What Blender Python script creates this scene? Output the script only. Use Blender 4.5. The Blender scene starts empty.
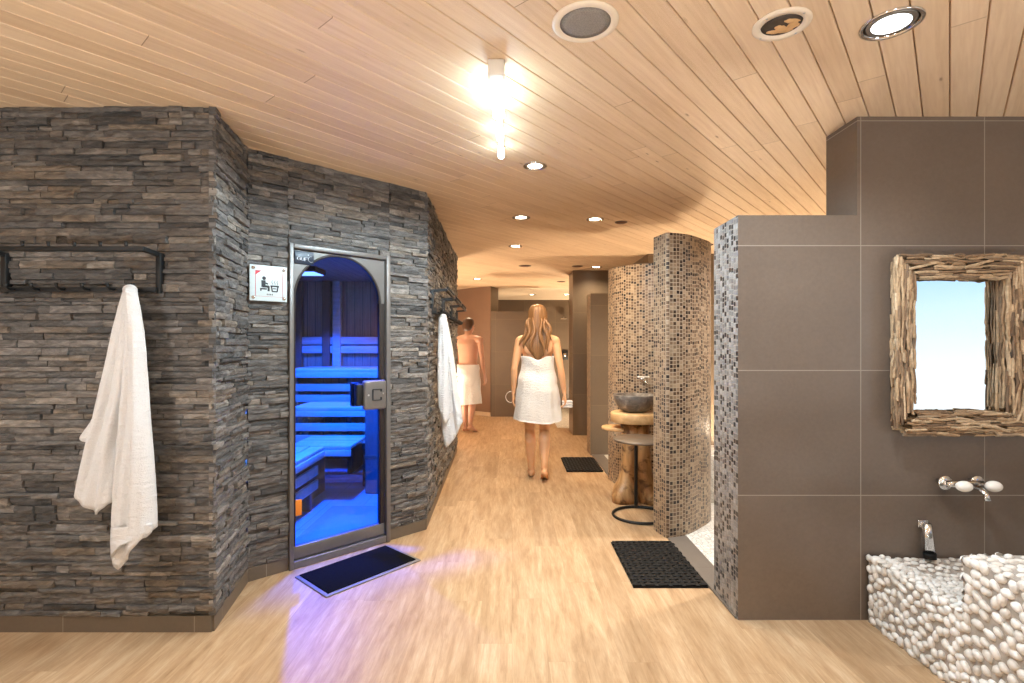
import bpy, bmesh, math, random
from mathutils import Vector, Matrix, noise as mnoise

R = random.Random(7)
scene = bpy.context.scene
COL = scene.collection
PI = math.pi
CAMH = 1.31      # eye height
CEIL = 2.40      # wooden ceiling

# ------------------------------------------------------------------ helpers
def tag(o, label=None, cat=None, group=None, kind=None):
    if label: o['label'] = label
    if cat: o['category'] = cat
    if group: o['group'] = group
    if kind: o['kind'] = kind
    return o

def empty(name, loc=(0, 0, 0), rz=0.0):
    o = bpy.data.objects.new(name, None)
    COL.objects.link(o)
    o.location = loc
    o.rotation_euler = (0, 0, rz)
    o.empty_display_size = 0.1
    return o

def kids(o):
    return [c for c in bpy.data.objects if c.parent == o]

def copy_tree(o, parent=None):
    c = o.copy()
    COL.objects.link(c)
    if parent is not None:
        c.parent = parent
    for ch in kids(o):
        copy_tree(ch, c)
    return c

class MB:
    """collects faces, with UVs in metres, and links them as ONE mesh"""
    def __init__(self):
        self.v = []; self.f = []; self.uv = []; self.mi = []; self.sm = []; self.rnd = []
    def face(self, pts, uv=None, mi=0, smooth=False, rnd=0.0):
        n = len(self.v)
        self.v += [tuple(p) for p in pts]
        self.f.append(tuple(range(n, n + len(pts))))
        self.uv.append(uv if uv else [(0.0, 0.0)] * len(pts))
        self.mi.append(mi); self.sm.append(smooth); self.rnd.append(rnd)
    def mesh(self, verts, faces, mi=0, smooth=True, uvs=None, rnd=0.0):
        n = len(self.v)
        self.v += [tuple(p) for p in verts]
        for f in faces:
            self.f.append(tuple(i + n for i in f))
            self.uv.append([uvs[i] for i in f] if uvs else [(0.0, 0.0)] * len(f))
            self.mi.append(mi); self.sm.append(smooth); self.rnd.append(rnd)
    def box(self, lo, hi, mi=0, rnd=0.0, mis=None):
        x0, y0, z0 = lo; x1, y1, z1 = hi
        V = [(x0,y0,z0),(x1,y0,z0),(x1,y1,z0),(x0,y1,z0),(x0,y0,z1),(x1,y0,z1),(x1,y1,z1),(x0,y1,z1)]
        F = {'f':(0,1,5,4),'r':(1,2,6,5),'b':(2,3,7,6),'l':(3,0,4,7),'t':(4,5,6,7),'d':(3,2,1,0)}
        for k, f in F.items():
            ps = [V[i] for i in f]
            if k in 'fb': uv = [(p[0], p[2]) for p in ps]
            elif k in 'lr': uv = [(p[1], p[2]) for p in ps]
            else: uv = [(p[0], p[1]) for p in ps]
            self.face(ps, uv, (mis or {}).get(k, mi), False, rnd)
    def bevbox(self, lo, hi, b=0.004, mi=0, seg=2, mat=None):
        bm = bmesh.new()
        bmesh.ops.create_cube(bm, size=1)
        c = [(lo[i] + hi[i]) / 2 for i in range(3)]; s = [hi[i] - lo[i] for i in range(3)]
        for v in bm.verts:
            v.co = Vector([c[i] + v.co[i] * s[i] for i in range(3)])
        bmesh.ops.bevel(bm, geom=bm.edges[:], offset=min(b, min(s) * .45), segments=seg, affect='EDGES', profile=.5)
        self.addbm(bm, mi, mat)
    def addbm(self, bm, mi=0, mat=None, smooth=True):
        if mat is not None: bmesh.ops.transform(bm, matrix=mat, verts=bm.verts)
        bm.verts.index_update()
        self.mesh([v.co.copy() for v in bm.verts], [[v.index for v in f.verts] for f in bm.faces], mi, smooth)
        bm.free()
    def tube(self, pts, r, n=10, mi=0, caps=True, smooth=True):
        pts = [Vector(p) for p in pts]
        rs = r if isinstance(r, (list, tuple)) else [r] * len(pts)
        V = []; F = []
        prev = None
        for i, p in enumerate(pts):
            t = (pts[min(i + 1, len(pts) - 1)] - pts[max(i - 1, 0)])
            t = t.normalized() if t.length > 1e-9 else Vector((0, 0, 1))
            if prev is None:
                a = Vector((0, 0, 1)) if abs(t.z) < .9 else Vector((1, 0, 0))
                u = t.cross(a).normalized()
            else:
                u = (prev - t * prev.dot(t)).normalized()
            prev = u
            w = t.cross(u)
            for k in range(n):
                an = 2 * PI * k / n
                V.append(p + (u * math.cos(an) + w * math.sin(an)) * rs[i])
        for i in range(len(pts) - 1):
            for k in range(n):
                k2 = (k + 1) % n
                F.append((i * n + k, i * n + k2, (i + 1) * n + k2, (i + 1) * n + k))
        if caps:
            F.append(tuple(reversed(range(n))))
            F.append(tuple(range((len(pts) - 1) * n, len(pts) * n)))
        self.mesh(V, F, mi, smooth)
    def bar(self, p, q, w, h, mi=0):
        """square-section bar"""
        p = Vector(p); q = Vector(q); t = (q - p).normalized()
        a = Vector((0, 0, 1)) if abs(t.z) < .9 else Vector((0, 1, 0))
        u = t.cross(a).normalized() * w / 2; x = u.normalized().cross(t).normalized() * h / 2
        V = [p - u - x, p + u - x, p + u + x, p - u + x, q - u - x, q + u - x, q + u + x, q - u + x]
        F = [(3,2,1,0),(4,5,6,7),(0,1,5,4),(1,2,6,5),(2,3,7,6),(3,0,4,7)]
        self.mesh(V, F, mi, False)
    def lathe(self, prof, c=(0, 0, 0), n=32, mi=0, smooth=True, axis='z', sx=1, sy=1):
        V = []; F = []
        for (r, z) in prof:
            for k in range(n):
                a = 2 * PI * k / n
                p = (r * math.cos(a) * sx, r * math.sin(a) * sy, z)
                if axis == 'y': p = (p[0], p[2], -p[1])
                V.append((p[0] + c[0], p[1] + c[1], p[2] + c[2]))
        for i in range(len(prof) - 1):
            for k in range(n):
                k2 = (k + 1) % n
                F.append((i * n + k, i * n + k2, (i + 1) * n + k2, (i + 1) * n + k))
        if prof[0][0] > 1e-6: F.append(tuple(reversed(range(n))))
        if prof[-1][0] > 1e-6: F.append(tuple(range((len(prof) - 1) * n, len(prof) * n)))
        self.mesh(V, F, mi, smooth)
    def ball(self, c, r, sub=2, mi=0, mat=None):
        bm = bmesh.new()
        bmesh.ops.create_icosphere(bm, subdivisions=sub, radius=1)
        rr = r if isinstance(r, (list, tuple)) else (r, r, r)
        m = Matrix.Translation(c) @ (mat or Matrix.Identity(4)) @ Matrix.Diagonal((rr[0], rr[1], rr[2], 1))
        self.addbm(bm, mi, m)
    def prism(self, poly, z0, z1, mi=0, mside=None, u0=0.0):
        """vertical extrusion of a plan polygon (counter-clockwise), u = arc length"""
        n = len(poly); u = u0
        for i in range(n):
            a = poly[i]; b = poly[(i + 1) % n]
            L = math.hypot(b[0] - a[0], b[1] - a[1])
            m = mside[i] if mside else mi
            self.face([(a[0], a[1], z0), (b[0], b[1], z0), (b[0], b[1], z1), (a[0], a[1], z1)],
                      [(u, z0), (u + L, z0), (u + L, z1), (u, z1)], m)
            u += L
        self.face([(p[0], p[1], z1) for p in poly], [(p[0], p[1]) for p in poly], mi)
        self.face([(p[0], p[1], z0) for p in reversed(poly)], [(p[0], p[1]) for p in reversed(poly)], mi)
    def build(self, name, mats, parent=None, merge=True, loc=None, rot=None, auto=None):
        me = bpy.data.meshes.new(name)
        me.from_pydata(self.v, [], self.f)
        ul = me.uv_layers.new(name='UVMap'); ul2 = me.uv_layers.new(name='rnd')
        flat = []; flat2 = []
        for uv, rd in zip(self.uv, self.rnd):
            for c in uv:
                flat += [c[0], c[1]]; flat2 += [rd, (rd * 7.31) % 1.0]
        ul.data.foreach_set('uv', flat); ul2.data.foreach_set('uv', flat2)
        me.polygons.foreach_set('material_index', self.mi)
        me.polygons.foreach_set('use_smooth', self.sm)
        for m in (mats if isinstance(mats, (list, tuple)) else [mats]):
            me.materials.append(m)
        me.validate(); me.update()
        o = bpy.data.objects.new(name, me)
        COL.objects.link(o)
        if parent is not None: o.parent = parent
        if loc is not None: o.location = loc
        if rot is not None: o.rotation_euler = rot
        return o

def structure(o, label, cat):
    return tag(o, label, cat, kind='structure')

# ------------------------------------------------------------------ materials
class N:
    def __init__(self, name):
        m = bpy.data.materials.new(name); m.use_nodes = True
        self.m = m; self.t = m.node_tree; self.t.nodes.clear()
        self.out = self.t.nodes.new('ShaderNodeOutputMaterial')
        self.b = None
    def new(self, typ, **kw):
        n = self.t.nodes.new('ShaderNode' + typ)
        for k, v in kw.items(): setattr(n, k, v)
        return n
    def link(self, a, b): self.t.links.new(a, b)
    def setin(self, n, i, v):
        if hasattr(v, 'is_linked') or isinstance(v, bpy.types.NodeSocket): self.link(v, n.inputs[i])
        else: n.inputs[i].default_value = v
    def bsdf(self, **kw):
        b = self.new('BsdfPrincipled'); self.b = b
        self.link(b.outputs[0], self.out.inputs[0])
        for k, v in kw.items(): self.setin(b, k.replace('_', ' '), v)
        return b
    def math(self, op, a, b=0.0, c=None, clamp=False):
        n = self.new('Math', operation=op, use_clamp=clamp)
        self.setin(n, 0, a); self.setin(n, 1, b)
        if c is not None: self.setin(n, 2, c)
        return n.outputs[0]
    def uv(self, name='UVMap'):
        n = self.new('UVMap', uv_map=name); return n.outputs[0]
    def obj(self):
        return self.new('TexCoord').outputs['Object']
    def sep(self, v):
        n = self.new('SeparateXYZ'); self.link(v, n.inputs[0]); return n.outputs
    def comb(self, x=0.0, y=0.0, z=0.0):
        n = self.new('CombineXYZ')
        self.setin(n, 0, x); self.setin(n, 1, y); self.setin(n, 2, z); return n.outputs[0]
    def scale(self, v, s):
        n = self.new('Mapping'); self.link(v, n.inputs[0]); n.inputs['Scale'].default_value = s; return n.outputs[0]
    def noise(self, v=None, s=5.0, d=3.0, r=.5, dist=0.0, dim='3D'):
        n = self.new('TexNoise', noise_dimensions=dim)
        if v is not None: self.link(v, n.inputs['Vector'])
        n.inputs['Scale'].default_value = s; n.inputs['Detail'].default_value = d
        n.inputs['Roughness'].default_value = r; n.inputs['Distortion'].default_value = dist
        return n.outputs[0]
    def white(self, v, dim='3D'):
        n = self.new('TexWhiteNoise', noise_dimensions=dim); self.link(v, n.inputs['Vector']); return n.outputs[0]
    def ramp(self, f, stops, interp='LINEAR'):
        n = self.new('ValToRGB'); n.color_ramp.interpolation = interp
        e = n.color_ramp.elements
        while len(e) < len(stops): e.new(.5)
        for i, (p, c) in enumerate(stops):
            e[i].position = p; e[i].color = (c[0], c[1], c[2], 1) if not isinstance(c, (int, float)) else (c, c, c, 1)
        self.link(f, n.inputs[0]); return n.outputs[0]
    def mix(self, f, a, b, mode='MIX'):
        n = self.new('Mix', data_type='RGBA', blend_type=mode)
        self.setin(n, 0, f)
        for i, v in ((6, a), (7, b)):
            if isinstance(v, (tuple, list)): n.inputs[i].default_value = (v[0], v[1], v[2], 1)
            else: self.link(v, n.inputs[i])
        return n.outputs[2]
    def bump(self, h, s=.3, d=.01, normal=None):
        n = self.new('Bump'); n.inputs['Strength'].default_value = s; n.inputs['Distance'].default_value = d
        self.link(h, n.inputs['Height'])
        if normal is not None: self.link(normal, n.inputs['Normal'])
        self.link(n.outputs[0], self.b.inputs['Normal']); return n.outputs[0]

def C4(c): return (c[0], c[1], c[2], 1)
def S(r, g, b):
    """display colour 0-255 to linear"""
    f = lambda v: (v / 255) / 12.92 if v / 255 <= .04045 else ((v / 255 + .055) / 1.055) ** 2.4
    return (f(r), f(g), f(b))

def plain(name, col, rough=.5, metal=0.0, nscale=40, namt=.06, bump=0.0, **kw):
    n = N(name); b = n.bsdf(Roughness=rough, Metallic=metal, **kw)
    v = n.obj(); f = n.noise(v, nscale, 4)
    lo = [c * (1 - namt) for c in col]; hi = [min(1, c * (1 + namt)) for c in col]
    n.link(n.ramp(f, [(.3, lo), (.7, hi)]), b.inputs['Base Color'])
    if bump: n.bump(f, bump, .004)
    return n.m

def emit(name, col, strength):
    n = N(name); e = n.new('Emission')
    e.inputs[0].default_value = C4(col); e.inputs[1].default_value = strength
    n.link(e.outputs[0], n.out.inputs[0]); return n.m

def m_ceiling():
    n = N('spruce_boards'); b = n.bsdf(Roughness=.5)
    uv = n.uv(); x, y, _ = n.sep(uv); rn = n.sep(n.uv('rnd'))[0]
    seg = n.math('FLOOR', n.math('ADD', n.math('DIVIDE', y, 2.9), n.math('MULTIPLY', rn, 17.0)))
    br = n.white(n.comb(rn, seg, 0.3))
    v = n.comb(n.math('MULTIPLY', x, 60.0), n.math('MULTIPLY', y, 3.0), n.math('MULTIPLY', br, 40.0))
    g = n.noise(v, 1.0, 5, .6, .4)
    col = n.ramp(g, [(.25, S(213, 182, 147)), (.55, S(228, 201, 168)), (.8, S(236, 213, 182))])
    tone = n.ramp(br, [(0, (.84, .80, .75)), (.5, (.95, .94, .91)), (1, (1, 1, 1))])
    col = n.mix(1.0, col, tone, 'MULTIPLY')
    # knots
    vo = n.new('TexVoronoi'); n.link(n.comb(n.math('MULTIPLY', x, 11.0), n.math('MULTIPLY', y, 3.2), n.math('MULTIPLY', br, 9.0)), vo.inputs['Vector'])
    vo.inputs['Scale'].default_value = 1.0
    sel = n.math('GREATER_THAN', n.sep(vo.outputs['Color'])[0], .30)
    k = n.ramp(vo.outputs['Distance'], [(.02, 1.0), (.085, 0.0)])
    col = n.mix(n.math('MULTIPLY', k, n.math('MULTIPLY', sel, .75)), col, S(104, 64, 38))
    # butt joints
    fr = n.math('FRACT', n.math('ADD', n.math('DIVIDE', y, 2.9), n.math('MULTIPLY', rn, 17.0)))
    j = n.math('LESS_THAN', fr, .0012)
    col = n.mix(n.math('MULTIPLY', j, .7), col, S(120, 80, 48))
    n.link(col, b.inputs['Base Color'])
    n.bump(g, .08, .003)
    return n.m

def m_floor():
    n = N('pale_oak_planks'); b = n.bsdf(Roughness=.42)
    b.inputs['Specular IOR Level'].default_value = .35
    x, y, _ = n.sep(n.obj())
    W, L = .152, 1.22
    ix = n.math('FLOOR', n.math('DIVIDE', x, W))
    off = n.white(n.comb(ix, 0.7, 0.0))
    yy = n.math('ADD', n.math('DIVIDE', y, L), off)
    iy = n.math('FLOOR', yy)
    pr = n.white(n.comb(ix, iy, 2.0)); pr2 = n.white(n.comb(iy, ix, 9.0))
    v = n.comb(n.math('MULTIPLY', x, 26.0), n.math('MULTIPLY', y, 3.0), n.math('MULTIPLY', pr, 50.0))
    g1 = n.noise(v, 1.0, 8, .72, .35)
    v2 = n.comb(n.math('MULTIPLY', x, 170.0), n.math('MULTIPLY', y, 9.0), n.math('MULTIPLY', pr2, 30.0))
    g2 = n.noise(v2, 1.0, 3, .6)
    col = n.ramp(g1, [(.28, S(158, 125, 91)), (.43, S(183, 150, 114)), (.58, S(199, 169, 134)), (.74, S(214, 189, 157))])
    col = n.mix(n.math('MULTIPLY', n.ramp(g2, [(.45, 0.0), (.75, 1.0)]), .34), col, S(150, 116, 84))
    big = n.noise(n.comb(n.math('MULTIPLY', x, 5.0), n.math('MULTIPLY', y, .8), n.math('MULTIPLY', pr, 5.0)), 1.0, 3, .6)
    col = n.mix(1.0, col, n.ramp(big, [(.32, (.84, .81, .77)), (.62, (1, 1, 1))]), 'MULTIPLY')
    tone = n.ramp(pr, [(0, (.88, .87, .86)), (.5, (.95, .95, .94)), (1, (1.0, 1.0, 1.0))])
    col = n.mix(1.0, col, tone, 'MULTIPLY')
    fx = n.math('FRACT', n.math('DIVIDE', x, W)); fy = n.math('FRACT', yy)
    gap = n.math('MAXIMUM', n.math('LESS_THAN', fx, .009), n.math('LESS_THAN', fy, .0012))
    col = n.mix(n.math('MULTIPLY', gap, .28), col, S(110, 78, 48))
    n.link(col, b.inputs['Base Color'])
    n.bump(n.math('SUBTRACT', n.math('MULTIPLY', g2, .3), gap), .12, .002)
    return n.m

def m_stone():
    n = N('split_slate_cladding'); b = n.bsdf(Roughness=.66)
    b.inputs['Specular IOR Level'].default_value = .45
    uv = n.uv(); r, r2, _ = n.sep(n.uv('rnd'))
    x, y, _ = n.sep(uv)
    base = n.ramp(r, [(0.0, S(80, 78, 76)), (.22, S(104, 101, 98)), (.42, S(122, 118, 114)), (.58, S(108, 102, 96)),
                      (.72, S(134, 129, 124)), (.86, S(126, 114, 100)), (.94, S(158, 150, 140)), (1.0, S(108, 106, 105))])
    v = n.comb(n.math('MULTIPLY', x, 14.0), n.math('MULTIPLY', y, 45.0), n.math('MULTIPLY', r, 60.0))
    g = n.noise(v, 1.0, 6, .68, .7)
    col = n.mix(1.0, base, n.ramp(g, [(.3, .36), (.5, .80), (.70, 1.45)]), 'MULTIPLY')
    rust = n.noise(n.comb(n.math('MULTIPLY', x, 9.0), n.math('MULTIPLY', y, 16.0), n.math('MULTIPLY', r2, 30.0)), 1.0, 3, .6)
    col = n.mix(n.math('MULTIPLY', n.ramp(rust, [(.58, 0.0), (.74, 1.0)]), .3), col, S(118, 96, 72))
    n.link(col, b.inputs['Base Color'])
    v3 = n.comb(n.math('MULTIPLY', x, 22.0), n.math('MULTIPLY', y, 60.0), n.math('MULTIPLY', r, 60.0))
    n.bump(n.noise(v3, 1.0, 8, .7, .8), .9, .012)
    return n.m

def m_tile(name, col, w=.59, h=.595, u0=0.0, v0=0.0, grout=(150, 140, 128), rough=.30, gw=.0022, var=.05):
    n = N(name); b = n.bsdf(Roughness=rough)
    x, y, _ = n.sep(n.uv())
    ux = n.math('DIVIDE', n.math('SUBTRACT', x, u0), w); vy = n.math('DIVIDE', n.math('SUBTRACT', y, v0), h)
    fx = n.math('FRACT', ux); fy = n.math('FRACT', vy)
    dx = n.math('MULTIPLY', n.math('MINIMUM', fx, n.math('SUBTRACT', 1.0, fx)), w)
    dy = n.math('MULTIPLY', n.math('MINIMUM', fy, n.math('SUBTRACT', 1.0, fy)), h)
    d = n.math('MINIMUM', dx, dy)
    g = n.math('LESS_THAN', d, gw)
    cell = n.white(n.comb(n.math('FLOOR', ux), n.math('FLOOR', vy), 1.0))
    sp = n.noise(n.comb(x, y, cell), 60, 4, .6)
    bl = n.noise(n.comb(x, y, cell), 3, 3, .5)
    c = n.ramp(sp, [(.3, [v * (1 - var) for v in col]), (.7, [v * (1 + var) for v in col])])
    c = n.mix(1.0, c, n.ramp(bl, [(.3, .94), (.7, 1.06)]), 'MULTIPLY')
    c = n.mix(1.0, c, n.ramp(cell, [(0, .95), (1, 1.05)]), 'MULTIPLY')
    c = n.mix(n.math('MULTIPLY', g, .8), c, S(*grout))
    n.link(c, b.inputs['Base Color'])
    n.link(n.math('ADD', n.math('MULTIPLY', g, .4), rough), b.inputs['Roughness'])
    n.bump(n.math('SUBTRACT', n.math('MULTIPLY', sp, .12), g), .15, .003)
    return n.m

def m_mosaic(name, s=.027, cols=None, grout=(176, 158, 136), ny=1.0, rough=.30):
    n = N(name); b = n.bsdf(Roughness=rough)
    x, y, _ = n.sep(n.uv())
    ux = n.math('DIVIDE', x, s); ix = n.math('FLOOR', ux)
    vy = n.math('ADD', n.math('DIVIDE', y, s * ny), n.math('MULTIPLY', n.white(n.comb(ix, .2, .5)), .6))
    iy = n.math('FLOOR', vy)
    w = n.white(n.comb(ix, iy, 4.0)); w2 = n.white(n.comb(iy, ix, 8.0))
    fx = n.math('FRACT', ux); fy = n.math('FRACT', vy)
    d = n.math('MINIMUM', n.math('MINIMUM', fx, n.math('SUBTRACT', 1.0, fx)), n.math('MINIMUM', fy, n.math('SUBTRACT', 1.0, fy)))
    tile = n.ramp(d, [(.06, 0.0), (.12, 1.0)])
    c = n.ramp(w, cols, 'CONSTANT')
    c = n.mix(1.0, c, n.ramp(w2, [(0, .85), (1, 1.12)]), 'MULTIPLY')
    mot = n.noise(n.comb(x, y, w2), 160, 3, .6)
    c = n.mix(1.0, c, n.ramp(mot, [(.3, .86), (.7, 1.1)]), 'MULTIPLY')
    c = n.mix(tile, S(*grout), c)
    n.link(c, b.inputs['Base Color'])
    n.link(n.math('SUBTRACT', .75, n.math('MULTIPLY', tile, .75 - rough)), b.inputs['Roughness'])
    n.bump(n.math('ADD', tile, n.math('MULTIPLY', w, .4)), .4, .003)
    return n.m

def m_wood(name, c0, c1, sx=(3, 3, 40), rough=.5, knots=False):
    n = N(name); b = n.bsdf(Roughness=rough)
    v = n.scale(n.obj(), sx)
    g = n.noise(v, 1.0, 5, .6, .6)
    col = n.ramp(g, [(.3, c0), (.7, c1)])
    if knots:
        big = n.noise(n.obj(), 7, 3, .6, 1.5)
        col = n.mix(n.ramp(big, [(.50, 0.0), (.64, .85)]), col, S(72, 42, 24))
    n.link(col, b.inputs['Base Color'])
    n.bump(g, .25, .004)
    return n.m

def m_vplank(name, c0, c1, w=.09):
    n = N(name); b = n.bsdf(Roughness=.5)
    x, y, _ = n.sep(n.uv())
    u = n.math('DIVIDE', x, w); i = n.math('FLOOR', u)
    r = n.white(n.comb(i, .4, 0.0))
    g = n.noise(n.comb(n.math('MULTIPLY', x, 50.0), n.math('MULTIPLY', y, 2.5), n.math('MULTIPLY', r, 30.0)), 1.0, 4, .6)
    col = n.ramp(g, [(.3, c0), (.7, c1)])
    col = n.mix(1.0, col, n.ramp(r, [(0, .85), (1, 1.1)]), 'MULTIPLY')
    gap = n.math('LESS_THAN', n.math('FRACT', u), .07)
    col = n.mix(n.math('MULTIPLY', gap, .75), col, (.03, .02, .012))
    n.link(col, b.inputs['Base Color'])
    n.bump(n.math('SUBTRACT', 1.0, gap), .5, .006)
    return n.m

def m_terry(name, col):
    n = N(name); b = n.bsdf(Roughness=.95)
    b.inputs['Sheen Weight'].default_value = .25
    v = n.obj()
    f = n.noise(v, 260, 2, .6); f2 = n.noise(n.scale(v, (25, 25, 75)), 1.0, 3, .6)
    n.link(n.ramp(f, [(.3, [c * .90 for c in col]), (.7, col)]), b.inputs['Base Color'])
    n.bump(n.math('ADD', f, n.math('MULTIPLY', f2, 1.6)), .8, .008)
    return n.m

def m_glass(name, tint=(1, 1, 1), rough=0.0):
    n = N(name)
    t = n.new('BsdfTransparent'); t.inputs[0].default_value = C4(tint)
    g = n.new('BsdfGlossy'); g.inputs['Roughness'].default_value = rough
    lw = n.new('LayerWeight'); lw.inputs[0].default_value = .5
    fr = n.math('ADD', n.math('MULTIPLY', n.math('POWER', lw.outputs['Facing'], 4.0), .7), .03)
    m = n.new('MixShader')
    n.link(fr, m.inputs[0]); n.link(t.outputs[0], m.inputs[1]); n.link(g.outputs[0], m.inputs[2])
    n.link(m.outputs[0], n.out.inputs[0])
    return n.m

def m_pebblefloor(name, col):
    n = N(name); b = n.bsdf(Roughness=.4)
    vo = n.new('TexVoronoi'); n.link(n.obj(), vo.inputs['Vector']); vo.inputs['Scale'].default_value = 30
    vo.feature = 'DISTANCE_TO_EDGE'
    vc = n.new('TexVoronoi'); n.link(n.obj(), vc.inputs['Vector']); vc.inputs['Scale'].default_value = 30
    e = n.ramp(vo.outputs['Distance'], [(.01, 0.0), (.08, 1.0)])
    r = n.sep(vc.outputs['Color'])[0]
    c = n.ramp(r, [(0, [v * .82 for v in col]), (1, col)])
    n.link(n.mix(e, [v * .6 for v in col], c), b.inputs['Base Color'])
    n.bump(e, .6, .006)
    return n.m

def m_pebble():
    n = N('white_pebbles'); b = n.bsdf(Roughness=.5)
    r, r2, _ = n.sep(n.uv('rnd'))
    f = n.noise(n.obj(), 70, 4, .6)
    base = n.ramp(r, [(0, S(212, 205, 196)), (.5, S(226, 221, 214)), (1, S(238, 234, 229))])
    n.link(n.mix(1.0, base, n.ramp(f, [(.3, .9), (.7, 1.05)]), 'MULTIPLY'), b.inputs['Base Color'])
    n.bump(f, .12, .003)
    return n.m

def m_skin(name, col):
    n = N(name); b = n.bsdf(Roughness=.5)
    b.inputs['Subsurface Weight'].default_value = .12
    b.inputs['Subsurface Radius'].default_value = (.02, .008, .004)
    f = n.noise(n.obj(), 12, 4, .6)
    n.link(n.ramp(f, [(.3, [c * .93 for c in col]), (.7, col)]), b.inputs['Base Color'])
    return n.m

def m_hair(name, c0, c1):
    n = N(name); b = n.bsdf(Roughness=.42)
    b.inputs['Anisotropic'].default_value = .4
    x, y, _ = n.sep(n.uv())
    f = n.noise(n.comb(n.math('MULTIPLY', x, 90.0), n.math('MULTIPLY', y, 3.0), 0.0), 1.0, 4, .65)
    n.link(n.ramp(f, [(.3, c0), (.72, c1)]), b.inputs['Base Color'])
    n.bump(f, .6, .006)
    return n.m

def m_rock(name):
    n = N(name); b = n.bsdf(Roughness=.45)
    f = n.noise(n.obj(), 14, 6, .68, .6)
    n.link(n.ramp(f, [(.3, S(70, 62, 56)), (.55, S(112, 103, 95)), (.75, S(158, 148, 138))]), b.inputs['Base Color'])
    n.bump(f, .35, .008)
    return n.m

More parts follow.
